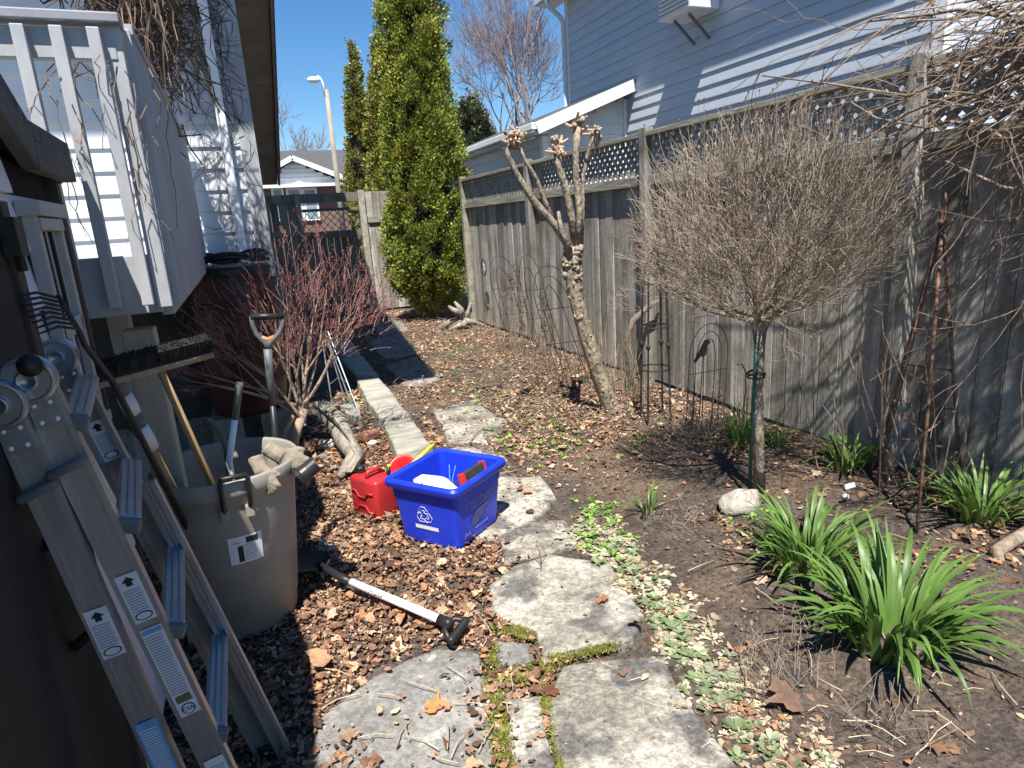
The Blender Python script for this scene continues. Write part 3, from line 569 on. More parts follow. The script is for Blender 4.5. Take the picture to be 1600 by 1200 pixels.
for i in range(440):
    u_ = Vector((random.gauss(0, 1), random.gauss(0, 1), random.gauss(0, 1))).normalized(); rr = U(.2, 1)**.5; p = sc_+Vector((u_.x*.60*rr, u_.y*.48*rr, u_.z*.36*rr))
    if p.z < .62+.25*abs(p.x-.25): continue
    d = ((p-Vector((.25, 4.42, .35))).normalized()+Vector((random.gauss(0, .35), random.gauss(0, .35), random.gauss(0, .25)))).normalized(); pts = [p]; st_ = U(.03, .06)
    for k in range(3): d = (d+Vector((U(-1, 1), U(-1, 1), U(-1, 1)))*.2).normalized(); pts.append(pts[-1]+d*st_)
    tw.tube(pts, [.0028, .0024, .002, .0014], 3, cap=False)
    if i % 3 == 0: tips.append((pts[-1], d))
tr.build('branches', mat('tan_bark', (.26, .18, .13), (.46, .34, .25), scale=12, rough=.8, bump=.3), ms, smooth=True); tw.build('twigs', TWIG_R, ms)
bd = MB()
for p, d in tips: bd.ell(p, (.0035, .0035, .006), n=5)
bd.build('buds', mat('red_bud', (.30, .08, .08), rough=.5), ms)
# pruned tree with knuckled limbs
random.seed(33); YP = 4.34
def pp(*a, dy=0): return [PY(x, y, YP+dy) for x, y in a]
pt = thing('pollarded_tree', 'leaning pruned tree with knuckled stub ends before the fence', 'tree', G(955, 642))
tk = MB(); tk.tube(pp((972, 665), (955, 640), (935, 585), (915, 525), (900, 465), (893, 415), (896, 385)), [.085, .07, .062, .057, .056, .065, .055], 10)
tp_ = pp((972, 665), (955, 640), (935, 585), (915, 525), (900, 465), (893, 415), (896, 385)); tr_ = [.085, .07, .062, .057, .056, .065, .055]
for i in range(150):
    t = random.choice((U(.9, 5.9), U(4.2, 6))); k = min(int(t), 5); f_ = t-k; c = tp_[k].lerp(tp_[k+1], f_); r_ = tr_[k]*(1-f_)+tr_[k+1]*f_; a = U(0, 6.28); big = t > 4.6
    tk.ell(c+Vector((math.cos(a), math.sin(a), 0))*r_*(.95 if big else .9), (U(.014, .032) if big else U(.008, .018), U(.014, .03) if big else U(.008, .018), U(.014, .03) if big else U(.012, .03)), n=7, nz=.6, seed=i)
tk.build('trunk', BARK, pt, smooth=True)
limbs = [([(893, 392), (868, 352), (832, 312), (806, 268), (792, 236), (800, 212)], [.034, .03, .026, .022, .02, .022], 0), ([(866, 350), (850, 312), (838, 280), (818, 248), (806, 214)], [.022, .018, .015, .015, .014], .05),
         ([(900, 388), (894, 335), (882, 290), (873, 262), (872, 228)], [.032, .03, .028, .03, .034], .06), ([(905, 390), (905, 330), (899, 280), (898, 235), (903, 198)], [.034, .026, .024, .024, .028], 0),
         ([(908, 388), (911, 330), (912, 270), (922, 226), (932, 208)], [.022, .016, .015, .014, .018], .04), ([(890, 395), (878, 360), (872, 330)], [.02, .016, .012], -.05)]
for pts, rr, dy in limbs:
    lb = MB().tube([p+Vector((0, U(-.02, .02), 0)) for p in pp(*pts, dy=dy)], rr, 8)
    e = PY(*pts[-1], YP+dy)
    if len(pts) > 3:
        for i in range(9): lb.ell(e+Vector((U(-.04, .04), U(-.04, .04), U(-.07, .05))), (U(.014, .028), U(.014, .028), U(.014, .03)), n=6, nz=.5, seed=i)
    lo = lb.build('limb', BARK, pt, smooth=True)
    if len(pts) > 3:
        for i in range(11):
            d = Vector((U(-1, 1), U(-1, .6), U(-.3, 1))).normalized(); s0 = e+Vector((U(-.03, .03), U(-.03, .03), U(-.08, .04)))
            MB().tube([s0, s0+d*U(.05, .095)], [.011, .0085], 6).build('stub', CUT, lo)
# small curved trunk against the fence
st = thing('old_stem', 'short curved bare stem behind the black plant supports by the fence', 'tree', G(990, 622))
MB().tube([PY(x, y, 4.75) for x, y in ((992, 622), (984, 575), (978, 530), (990, 500), (1012, 480), (1030, 470))], [.036, .03, .026, .027, .025, .02], 8).build('trunk', BARK_D, st, smooth=True)
# globe shrub on a stem
random.seed(41); gb = G(1187, 772)
gs = thing('globe_shrub', 'leafless lollipop shrub with a round head of tan twigs on one stem', 'shrub', gb); gy_ = gb.y; ct = PY(1187, 505, gy_)
sp = [gb+Vector((0, 0, -.05)), PY(1186, 690, gy_), PY(1185, 600, gy_), PY(1187, 540, gy_), ct]
MB().tube(sp, [.036, .027, .026, .028, .04], 9).ell(ct, (.05, .05, .045), n=8, nz=.4).build('stem', BARK, gs, smooth=True)
tr = MB(); tw = MB(); tips = []
for i in range(30):
    az = i*2.4; el = U(.0, 1.15) if i < 22 else U(.9, 1.5); d = Vector((math.cos(az)*math.cos(el), math.sin(az)*math.cos(el)*.85, math.sin(el)))
    grow(tr, ct+Vector((0, 0, .01)), d, U(.25, .34), U(.008, .014), 5, .66, .66, (2, 3), 4, .18, .22, tips, tw, .0035)
random.seed(43); cg = ct+Vector((.02, .0, .46))
for i in range(2900):
    u_ = Vector((random.gauss(0, 1), random.gauss(0, 1), random.gauss(0, 1))).normalized(); rr = U(.25, 1)**.45; p = cg+Vector((u_.x*.62*rr, u_.y*.56*rr, u_.z*.45*rr))
    if p.z < ct.z+.02+.10*math.hypot(p.x-ct.x, p.y-ct.y): continue
    d = ((p-ct).normalized()+Vector((random.gauss(0, .33), random.gauss(0, .33), random.gauss(.15, .3)))).normalized(); pts = [p]; st_ = U(.03, .055)
    for k in range(4): d = (d+Vector((U(-1, 1), U(-1, 1), U(-.8, 1)))*.28).normalized(); pts.append(pts[-1]+d*st_)
    tw.tube(pts, [.002, .0018, .0015, .0012, .0009], 3, cap=False)
    if U(0, 1) < .5: k = random.randint(1, 3); d2 = (d+Vector((U(-1, 1), U(-1, 1), U(-1, 1)))*.8).normalized(); tw.tube([pts[k], pts[k]+d2*U(.03, .07)], [.0015, .001], 3, cap=False)
    if i % 14 == 0: tips.append((pts[-1], d))
for i in range(90):   # upright shoots above the head
    a = U(0, 6.28); rr = U(0, .62); p = cg+Vector((rr*math.cos(a), rr*math.sin(a)*.8, .40*math.sqrt(max(0, 1-(rr/.8)**2)))); q = p+Vector((U(-.06, .06), U(-.06, .06), U(.08, .22))); tw.tube([p, p.lerp(q, .5)+Vector((U(-.01, .01), U(-.01, .01), 0)), q], [.0022, .0018, .0012], 3, cap=False); tips += [(q, Vector((0, 0, .3)))]*5
tr.build('branches', TWIG, gs); tw.build('twigs', TWIG, gs)
bd = MB()
for p, d in tips[::5]: bd.tube([p, p+d*.02+Vector((0, 0, .03))], .0012, 3, cap=False).ell(p+d*.02+Vector((0, 0, .035)), (.005, .005, .006), n=5)
bd.build('seed_heads', mat('dry_seed', (.16, .10, .07), (.24, .16, .11), rough=.9), gs)
stk = thing('stake', 'green metal stake tied beside the globe shrub stem', 'stake', gb+Vector((-.05, -.02, 0)))
MB().tube([PY(1171, 770, gy_-.03), PY(1178, 610, gy_-.03), PY(1183, 525, gy_-.03)], .010, 8).build('rod', mat('green_stake', (.012, .06, .05), (.02, .09, .07), rough=.5), stk, smooth=True)
tq = PY(1181, 583, gy_-.01); MB().tube([tq+Vector((.045*math.cos(a), .045*math.sin(a), .006*math.sin(2*a))) for a in np.linspace(0, 6.28, 17)], .006, 5).tube([tq+Vector((.042*math.cos(a), .042*math.sin(a), -.02)) for a in np.linspace(0, 6.28, 17)], .005, 5).build('tie', IRON, stk)
# climbing vine over the fence top at right
random.seed(52); vb = G(1580, 880)
vn = thing('climbing_vine', 'tangled leafless vine with twisted trunk climbing over the fence at right', 'vine', vb); tr = MB(); tw = MB()
c_ = [(1600, 905), (1562, 882), (1556, 862), (1580, 846), (1625, 820), (1690, 700), (1720, 450), (1690, 200), (1650, 120)]
P = [PY(x, y, vb.y+.02*i) for i, (x, y) in enumerate(c_)]; P[0].z = -.03
tr.tube(P, [.03, .028, .028, .03, .032, .03, .028, .026, .022], 8); P2 = [G(1600, 900)+Vector((.06, 0, 0)), PY(1590, 860, vb.y+.05), PY(1605, 838, vb.y+.08), PY(1660, 790, vb.y+.1)]; tr.tube(P2, [.02, .022, .022, .02], 7)
for i in range(58):
    s0 = Vector((XF-U(.06, .5), U(.9, 1.75), U(1.85, 2.42))); d = Vector((U(-.45, .25), U(.1, 1.), U(-.35, .38)))
    grow(tr, s0, d, U(.35, .75), U(.005, .010), 2, .8, .72, (1, 3), 6, .26, -.25, None, tw, .004)
for px in ([(1600, 40), (1540, 60), (1505, 95), (1480, 160), (1440, 210), (1360, 320)], [(1600, 70), (1500, 115), (1420, 150), (1290, 130), (1190, 118)], [(1460, 0), (1430, 40), (1378, 62)], [(1600, 235), (1530, 195), (1480, 190), (1450, 200), (1370, 185), (1330, 160)], [(1600, 300), (1560, 290), (1500, 262), (1440, 235)], [(1530, 0), (1560, 20), (1600, 60)], [(1600, 175), (1540, 150), (1480, 175), (1400, 240)]):
    tr.tube([PX(x, y, XF-.16-.04*k) for k, (x, y) in enumerate(px)], np.linspace(.010, .0045, len(px)), 6)
for i in range(750):
    p = Vector((XF-abs(random.gauss(.05, .16)), random.gauss(1.45, .38), random.gauss(2.12, .16))); d = Vector((random.gauss(0, .5), random.gauss(0, .8), random.gauss(0, .45))).normalized(); L_ = U(.06, .26); tw.tube([p, p+d*L_*.5+Vector((U(-.02, .02), U(-.02, .02), U(-.02, .02))), p+d*L_], [U(.002, .004), .0022, .0014], 3, cap=False)
for i in range(46):   # heavier canes of the same vine, added out of frame to thicken fence shadows
    s0 = Vector((U(2.7, 3.25), U(.45, 1.25), U(2.0, 2.6))); grow(tr, s0, Vector((U(-.4, .4), U(-.3, 1.), U(-.3, .3))), U(.35, .7), U(.006, .013), 3, .8, .74, (2, 3), 5, .24, -.1, None, tw, .004, .002)
tr.build('canes', mat('vine_cane', (.16, .12, .09), (.36, .29, .22), scale=16, rough=.85, bump=.5), vn, smooth=True); tw.build('twigs', TWIG_B, vn)
# vine hanging on deck and house corner
random.seed(61)
hv = thing('hanging_vine', 'dry brown vine stems hanging over the deck corner and house siding', 'vine', (-.25, 3.0, 1.4)); tr = MB()
def hang(x, y, Y, n, dx, dyp, r, jit=7):
    pts = [PY(x, y, Y)]
    for i in range(n):
        x += dx+U(-jit, jit); y += dyp*U(.6, 1.3); pts.append(PY(x, y, Y+U(-.03, .03)))
    tr.tube(pts, np.linspace(r, r*.4, len(pts)), 4)
for i in range(15): hang(U(175, 262), U(-70, 10), U(2.5, 3.4), random.randint(6, 13), U(0, 9), U(14, 30), U(.0013, .0034))
for i in range(14): hang(U(170, 250), U(-60, 5), U(3.2, 4.6), random.randint(8, 14), U(2, 8), U(16, 28), U(.0015, .004))
for i in range(16): hang(U(60, 240), U(20, 260), 2.36, random.randint(4, 9), U(-6, 10), U(12, 26), U(.0018, .0032), 10)
tr.build('stems', TWIG_B, hv)
tg_ = MB()
for i in range(1900):   # dense dark mat of old stems above deck corner, placed to shade the barrel
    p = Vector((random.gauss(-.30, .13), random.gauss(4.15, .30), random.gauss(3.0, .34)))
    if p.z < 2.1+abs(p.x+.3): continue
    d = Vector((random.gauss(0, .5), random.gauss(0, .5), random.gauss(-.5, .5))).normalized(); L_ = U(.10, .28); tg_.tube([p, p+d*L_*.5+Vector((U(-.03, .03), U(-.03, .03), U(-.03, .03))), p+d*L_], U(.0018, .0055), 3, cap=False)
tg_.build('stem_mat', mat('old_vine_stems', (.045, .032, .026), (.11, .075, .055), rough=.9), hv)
wv = thing('wall_vine', 'thin dark vine network clinging to the white siding beside the downspout', 'vine', (.1, YW, 1.2)); tr = MB()
def creep(x, z, n, ang, r):
    pts = [Vector((x, YW-.03, z))]
    for i in range(n):
        ang += U(-.55, .55); x += math.cos(ang)*.06; z += math.sin(ang)*.06
        if x > XC+.02 or x < -.6: break
        pts.append(Vector((x, YW-.028-U(0, .01), z)))
    if len(pts) > 2: tr.tube(pts, np.linspace(r, r*.5, len(pts)), 3, cap=False)
for i in range(170): creep(U(-.32, XC), 3.6-abs(random.gauss(0, .6)), random.randint(5, 14), -1.57+U(-1.1, 1.1), U(.0015, .0042))
for i in range(9): creep(U(.02, XC), U(1.5, 2.5), random.randint(5, 12), -1.57+U(-1, 1), U(.0012, .003))
tr.build('stems', mat('dark_vine', (.05, .035, .028), (.12, .08, .06), rough=.9), wv)
# ------------------------------------------------------------------ rain barrel, driftwood, stones on the left
rb = thing('rain_barrel', 'dark brown rain barrel with black lid against the house corner', 'barrel', (-.07, 4.93, 0)); bc = Vector((-.07, 4.93, .0))
BR = mat('brown_barrel', (.045, .017, .012), (.07, .026, .018), scale=3, rough=.5)
MB().lathe(bc, [(.0, .33), (.22, .33), (.25, .37), (.285, .60), (.295, .85), (.285, 1.12), (.26, 1.30), (.25, 1.33), (0, 1.33)], 28).build('body', BR, rb, smooth=True)
for z in (.58, .85, 1.12): MB().lathe(bc, [(.285, z-.02), (.302, z-.012), (.302, z+.012), (.285, z+.02)], 28).build('hoop', BR, rb, smooth=True)
MB().lathe(bc, [(.275, 1.30), (.285, 1.335), (.27, 1.36), (.1, 1.375), (0, 1.375)], 28).build('lid', BLACKP, rb, smooth=True)
MB().tube([bc+Vector((.25*math.cos(a)*U(.85, 1.1), .22*math.sin(a), 1.39+.02*math.sin(3*a)+a*.004)) for a in np.linspace(0, 15, 60)], .012, 6).build('hose', BLACKP, rb, smooth=True)
MB().box((-.24, 4.93, .165), (.2, .42, .33)).box((.08, 4.93, .165), (.2, .42, .33)).build('blocks', STONE_G, rb, bevel=.01)
dw = thing('driftwood_log', 'curved weathered driftwood root lying left of the stone edging', 'driftwood', G(545, 690)); 
pz = lambda L: [G(x, y, z) for x, y, z in L]
MB().tube(pz([(470, 640, .25), (505, 640, .24), (528, 662, .18), (540, 690, .12), (556, 712, .07), (545, 730, .05), (530, 745, .02)]), [.05, .075, .08, .07, .06, .05, .02], 10).build('root', DRIFT, dw, smooth=True)
for i in range(5): MB().tube(pz([(492+7*i, 632+4*i, .30), (522+6*i, 655+7*i, .23-.01*i), (545+3*i, 690+3*i, .15-.01*i), (562-2*i, 715, .10), (548-3*i, 738, .06)]), [.012, .016, .016, .014, .006], 6).build('ridge', DRIFT, dw, smooth=True)
def rock(name, label, c, r, m, seed, cat='stone', group=None, n=12, nz=.35):
    return MB().ell(c, r, n=n, nz=nz, seed=seed).build(name, m, None, smooth=True, label=label, cat=cat, group=group)
WHST = mat('white_stone', (.5, .49, .46), (.68, .66, .62), scale=9, rough=.85, bump=.3)
rock('stone', 'bright white stone beside the driftwood tip', G(516, 694, .03), (.075, .05, .04), WHST, 1)
MB().box(G(577, 680, .06), (.15, .085, .075), Matrix.Rotation(.5, 3, 'Z')).build('clay_brick', mat('clay', (.20, .085, .055), (.30, .14, .09), scale=12, rough=.9, bump=.4), None, bevel=.02, label='broken red clay brick piece among leaves by the kerb', cat='brick')
for i, (x, y, s, lb_) in enumerate(((535, 708, .032, 'small pale pebble just below the driftwood tip'), (506, 713, .036, 'rounded grey pebble left of the driftwood tip beside the can spout'), (583, 692, .035, 'pale pebble in front of the red brick piece'), (522, 730, .026, 'small grey pebble in the litter between driftwood and fuel can'), (500, 655, .05, 'shaded pale stone under the driftwood beside the red shrub'))):
    rock('pebble', lb_, G(x, y, .015), (s, s*.8, s*.6), WHST if i % 2 == 0 else STONE_G, i+5, 'pebble', 'pebbles by the driftwood', 8)
wo_ = thing('wire_support', 'leaning silver wire plant cage between the red shrub and kerb', 'plant support', G(556, 645)); SW = mat('silver_wire', (.42, .44, .48), rough=.4, metal=.5)
for (x0_, y0_), (x1_, y1_) in (((502, 520), (522, 652)), ((507, 518), (541, 632)), ((512, 517), (562, 648)), ((509, 522), (552, 640))): MB().tube([PY(x0_, y0_, 5.75), G(x1_, y1_, .02)], .006, 5).build('leg', SW, wo_)
for t in (.35, .62, .85):
    q = [PY(a0, b0, 5.75).lerp(G(a1, b1, .02), t) for (a0, b0), (a1, b1) in (((502, 520), (522, 652)), ((507, 518), (541, 632)), ((512, 517), (562, 648)))]; MB().tube([q[0], q[1], q[2]], .004, 4).build('ring', SW, wo_)
dw2 = thing('driftwood_stump', 'pale forked driftwood root standing at the foot of the big cedar', 'driftwood', G(722, 512))
for i, L in enumerate(([(690, 522, .02), (706, 505, .10), (722, 492, .18)], [(722, 495, .16), (716, 478, .30), (706, 462, .42)], [(722, 498, .12), (733, 484, .25), (730, 470, .38)], [(722, 500, .12), (742, 512, .06), (752, 522, .02)], [(716, 485, .24), (704, 475, .3), (698, 466, .36)], [(722, 505, .1), (715, 518, .05), (700, 530, .01)])):
    b_ = G(722, 512); pts = [Vector((PY(x, y, b_.y).x, b_.y+U(-.1, .1)-i*.03, z)) for x, y, z in L]; MB().tube(pts, [.055, .042, .018], 7).build('root', DRIFT, dw2, smooth=True)
# ------------------------------------------------------------------ plant supports in the bed
def support(name, label, base, cat='plant support'): return thing(name, label, cat, base)
ob = support('plant_obelisk', 'black iron obelisk with knots and hoops in front of the fence', G(1025, 655)); oc = PY(1024, 640, 3.95); oc.z = 0
for k in range(4):
    a = k*1.571+.5; b0 = oc+Vector((.125*math.cos(a), .125*math.sin(a), 0)); b1 = oc+Vector((.095*math.cos(a), .095*math.sin(a), 1.05)); lg = MB().tube([b0, b1], .0075, 6).build('leg', IRON, ob)
    for z in (.55,): MB().ell(b0.lerp(b1, z), (.016, .016, .026), n=8).build('knot', IRON, lg, smooth=True)
    MB().tube([b1, oc+Vector((.05*math.cos(a), .05*math.sin(a), 1.22)), oc+Vector((0, 0, 1.30))], .006, 5).build('finial_wire', IRON, ob)
for z, r in ((.40, .117), (.72, .107), (1.04, .097)): MB().tube([oc+Vector((r*math.cos(a), r*math.sin(a), z)) for a in np.linspace(0, 6.284, 25)], .006, 5, cap=False).build('ring', IRON, ob)
def arch(label, pa, pb, pt_, Y, nb=2, bars=(.45, .75)):
    A, B, T = PY(*pa, Y), PY(*pb, Y), PY(*pt_, Y); A.z = B.z = 0; t = support('wire_trellis', label, (A+B)/2)
    for s in [k/(nb) for k in range(nb)]:
        a, b = A.lerp(B, s*.5), B.lerp(A, s*.5); h = T.z*(1-.22*s); m_ = (a+b)/2; lean = (T-Vector((m_.x, m_.y, T.z)))
        pts = [a, a+lean*.72+Vector((0, 0, h*.72))]+[((a+b)/2+lean*(.72+.28*math.sin(q))+(a-b)/2*math.cos(q)+Vector((0, 0, h*(.72+.28*math.sin(q))))) for q in np.linspace(.25, 2.9, 9)]+[b+lean*.72+Vector((0, 0, h*.72)), b]
        MB().tube(pts, .0036, 5).build('hoop', IRON, t)
    lean = (T-Vector(((A+B).x/2, Y, T.z)))
    for z in bars: MB().tube([A+lean*z*.9+Vector((0, 0, T.z*z*.9)), B+lean*z*.9+Vector((0, 0, T.z*z*.9))], .003, 4).build('bar', IRON, t)
    return t
arch('far wire arch trellis with dried seed heads against the fence', (800, 560), (842, 570), (778, 400), 7.0, 2)
arch('middle wire arch trellis leaning just left of the pruned tree', (880, 600), (945, 640), (855, 415), 5.0, 3)
arch('small wire arch behind the far trellis near the plaque', (838, 560), (872, 575), (822, 398), 6.4, 2)
at_ = arch('low wire arch trellis carrying the black bird stake', (1072, 660), (1130, 668), (1110, 505), 3.6, 3, (.3, .6))
# bird silhouette ornament: thick plate
bp_ = PY(1100, 548, 3.45); bo = thing('bird_ornament', 'black metal bird silhouette perched above the low wire trellis', 'ornament', bp_)
prof = [(1.5*x_, 1.5*z_) for x_, z_ in [(-.055, -.045), (-.045, -.05), (-.02, -.025), (0, -.03), (.012, -.02), (.018, .0), (.018, .02), (.03, .032), (.042, .036), (.03, .042), (.02, .05), (.006, .048), (-.004, .034), (-.02, .01), (-.04, -.02)]]
V = [bp_+Vector((x, .0, z)) for x, z in prof]+[bp_+Vector((x, .008, z)) for x, z in prof]; n_ = len(prof)
MB().add(V, [tuple(range(n_)), tuple(range(n_, 2*n_))[::-1]]+[(i, (i+1) % n_, n_+(i+1) % n_, n_+i) for i in range(n_)]).build('body', IRON, bo)
MB().tube([bp_+Vector((.002, .004, -.03)), bp_+Vector((.004, .004, -.06)), Vector((bp_.x-.01, bp_.y+.004, 0))], .003, 4).build('rod', IRON, bo)
hk = support('hooked_rod', 'thin dark hooked rod standing left of the globe shrub', G(1160, 665))
MB().tube([PY(x, y, 3.3) for x, y in ((1160, 660), (1165, 610), (1165, 580), (1158, 567), (1152, 570))], .006, 5).build('rod', RUST, hk)
# rusty obelisk
ru = support('rusty_obelisk', 'tall rusty four-legged garden obelisk near the right fence post', G(1440, 790)); ap = PY(1473, 345, 2.12)
foot = [G(1368, 760), G(1432, 838), G(1502, 765), Vector((3.27, 2.45, 0))]
for p in foot: MB().tube([p, p.lerp(ap, .5)+Vector((U(-.01, .01), 0, 0)), ap], .0085, 6).build('leg', RUST, ru, smooth=True)
for t in (.16, .32, .47, .62, .77):
    q = [p.lerp(ap, t) for p in foot]
    for i in range(4): MB().tube([q[i], q[(i+1) % 4]], .0055, 5).build('rung', RUST, ru)
MB().lathe(ap, [(.004, -.03), (.022, -.02), (.022, 0), (.012, .012), (.02, .03), (.016, .06), (.004, .13)], 10).build('finial', RUST, ru, smooth=True)
# plant tag
pl = G(1335, 790); tg = thing('plant_tag', 'small white plant label on wire legs among the daylilies', 'plant tag', pl)
tp = PY(1328, 759, pl.y); MB().box(tp, (.066, .004, .024), Matrix.Rotation(-.4, 3, 'X')).build('plate', TRIM_W, tg)
for s in (-1, 1): MB().tube([tp+Vector((.012*s, .003, .012)), tp+Vector((.012*s, .003, -.012)), Vector((tp.x+.012*s, pl.y, 0))], .0018, 4).build('leg', STEEL, tg)
rock('rock', 'rounded grey-brown rock at the foot of the globe shrub', G(1158, 786, .04), (.125, .08, .075), mat('rock', (.26, .23, .19), (.48, .44, .38), scale=9, rough=.9, bump=.5), 3, 'rock', n=16)
rock('stone', 'small white pebble under the plant label', G(1322, 776, .02), (.022, .02, .018), WHST, 8, 'pebble')
# dry stalks
random.seed(71); dm = MB(); dh = MB()
for i in range(240):
    px = U(742, 1010); f_ = (px-742)/268; b_ = G(px+U(-8, 12), 520+f_*105+U(-6, 22)); h_ = U(.12, .55)*(1.6 if U(0, 1) < .14 else 1)
    q = b_+Vector((U(-.12, .12)*h_*2, U(-.1, .1), h_)); dm.tube([b_, b_.lerp(q, .5)+Vector((U(-.03, .03), 0, .02)), q], [.0035, .003, .0018], 3, cap=False)
for i in range(60):
    b_ = G(U(1040, 1180), U(640, 690)); q = b_+Vector((U(-.1, .1), U(-.1, .1), U(.1, .35))); dm.tube([b_, q], [.003, .0018], 3, cap=False)
for i in range(26):
    b_ = Vector((U(2.95, 3.3), U(1.9, 2.7), 0)); q = b_+Vector((U(-.25, .1), U(-.2, .25), U(.4, 1.25))); dm.tube([b_, b_.lerp(q, .55)+Vector((U(-.06, .06), U(-.05, .05), .08)), q], [.004, .0032, .002], 4, cap=False)
for x, y, Y in ((800, 440, 7.0), (815, 470, 7.0), (790, 455, 7.0), (812, 500, 6.9), (850, 480, 5.8), (848, 520, 5.6), (842, 548, 5.4), (905, 480, 5.3), (802, 425, 7.0)):
    c = PY(x, y, Y)
    for k in range(42):
        d = Vector((random.gauss(0, .035), random.gauss(0, .035), random.gauss(0, .08))); dh.tube([c+d, c+d*1.2+Vector((U(-.03, .03), U(-.03, .03), U(-.05, .05)))], [.006, .002], 3, cap=False)
    dm.tube([c, Vector((c.x+.05, c.y, 0))], .004, 3)
for i in range(900):   # straw and fine dead stems lying on the far bed
    y_ = U(3.3, 11.5); b_ = Vector((U(1.25, 3.3), y_, U(.01, .035))); a = U(0, 6.28); L_ = U(.06, .24); q = b_+Vector((math.cos(a)*L_, math.sin(a)*L_, U(-.005, .07))); dm.tube([b_, b_.lerp(q, .5)+Vector((U(-.02, .02), U(-.02, .02), U(0, .02))), q], [.0022, .002, .0012], 3, cap=False)
dm.build('dry_stalks', TWIG, None, label='dry tan plant stalks standing along the fence bed', cat='dry stalks', kind='stuff')
dh.build('dry_flower_heads', mat('dry_flower', (.10, .065, .045), (.2, .14, .10), rough=.95), None, label='brown withered flower heads on the far stalks by the fence', cat='dry flowers', kind='stuff')
# ------------------------------------------------------------------ daylilies
def blade(base, az, L, w0, arch_, m, parent, name='leaf', twist=0):
    n = 8; V = []; d = Vector((math.cos(az), math.sin(az), 0)); s = Vector((-d.y, d.x, 0)); p = Vector(base); el = math.radians(U(62, 86))
    for i in range(n+1):
        t = i/n; wv_ = w0*(.75+.5*t if t < .35 else .925*(1-((t-.35)/.65)**2.2)+.012); fold = .35*wv_*(1-t)
        ss = (s+Vector((0, 0, twist*t))).normalized()
        V += [p-ss*wv_/2+Vector((0, 0, fold)), p, p+ss*wv_/2+Vector((0, 0, fold))]
        e = el-arch_*t**1.3; p = p+(d*math.cos(e)+Vector((0, 0, math.sin(e))))*(L/n)
    F = [(i*3+k, i*3+k+1, i*3+k+4, i*3+k+3) for i in range(n) for k in (0, 1)]
    return MB().add(V, F).build(name, m, parent, smooth=True)
def daylily(label, px, py, nblade, L, spread, seed, w0=.021):
    random.seed(seed); b = G(px, py); t = thing('daylily', label, 'plant', b, 'daylily clumps in the bed')
    for i in range(nblade):
        a = i*2.4+U(-.5, .5); rr = spread*math.sqrt(U(0, 1)); o = b+Vector((rr*math.cos(a), rr*math.sin(a)*.9, -.01+float(gh(b.x, b.y))))
        blade(o, a+U(-.6, .6), L*U(.55, 1.12), w0*U(.7, 1.2), U(.7, 2.5)*(1.15 if rr > spread*.6 else .8), GREEN, t, twist=U(-.5, .5))
daylily('largest daylily clump with broad arching green leaves, nearest in the bed', 1390, 1000, 135, .42, .17, 1, .024)
daylily('dense daylily clump left behind the largest one, near the rock', 1262, 890, 125, .36, .15, 2, .019)
daylily('daylily clump at the right edge by the twisted vine trunk', 1530, 815, 80, .38, .12, 3, .021)
daylily('daylily clump against the fence behind the white plant label', 1325, 735, 46, .33, .09, 4, .021)
daylily('narrow-leaved daylily tuft behind the globe shrub stem at the fence', 1160, 690, 64, .34, .09, 5, .013)
daylily('low flat daylily tuft between the stem and the fence', 1212, 697, 14, .24, .05, 6, .018)
daylily('thin yellow-green grass tuft beside the pale ground cover', 1012, 800, 18, .24, .05, 7, .012)
# ------------------------------------------------------------------ trash can with tools
CANP = mat('taupe_plastic', (.24, .225, .195), (.29, .27, .235), scale=5, rough=.5, bump=.05, patch=((.20, .185, .16), 6, .6, .15))
cb = Vector((-.187, 2.67, .0)); cr = Vector((-.165, 2.63, .68)); shx = (cr-cb)/.68
cn = thing('trash_can', 'taupe plastic trash can holding garden tools beside the ladder', 'trash can', cb)
def canring(prof, n=40):
    V = []
    for r, z in prof:
        for k in range(n): a = 6.28318*k/n; V.append(Vector((cb.x+shx.x*z+r*math.cos(a), cb.y+shx.y*z+r*math.sin(a), z)))
    m_ = len(prof); return MB().add(V, [(i*n+k, i*n+(k+1) % n, (i+1)*n+(k+1) % n, (i+1)*n+k) for i in range(m_-1) for k in range(n)])
canring([(0, .02), (.195, .02), (.203, .03), (.207, .10), (.212, .105), (.248, .585), (.249, .60), (.256, .605), (.258, .635), (.266, .64), (.272, .66), (.274, .702), (.266, .712), (.258, .702), (.253, .65), (.240, .57), (.195, .05), (0, .05)]).build('body', CANP, cn, smooth=True)
def onc(az, z, out=0.): r = np.interp(z, [.105, .56], [.212, .245]); return Vector((cb.x+shx.x*z+(r+out)*math.cos(az), cb.y+shx.y*z+(r+out)*math.sin(az), z))
azh = -1.46
hw = .32
MB().tube([onc(azh-hw*.5, .585, .015), onc(azh-hw*.5, .62, .04), onc(azh-hw*.5, .72, .045), onc(azh-hw*.42, .735, .045), onc(azh+hw*.42, .735, .045), onc(azh+hw*.5, .72, .045), onc(azh+hw*.5, .62, .04), onc(azh+hw*.5, .585, .015)], .009, 8).build('handle', BLACKP, cn, smooth=True)
gp2 = MB()
for s in (-.5, .5): MB().box(onc(azh+hw*s, .585, .02), (.03, .03, .045)).build('handle_socket', CANP, cn, bevel=.004)
def patchc(a0, a1, z0, z1, o, m, name, par, n=6):
    mb = MB(); V = []
    for i in range(n+1):
        a = a0+(a1-a0)*i/n; V += [onc(a, z0, o), onc(a, z1, o)]
    return mb.add(V, [(2*i, 2*i+2, 2*i+3, 2*i+1) for i in range(n)]).build(name, m, par)
sk = patchc(-1.66, -1.16, .365, .480, .0025, PAPER, 'label', cn)
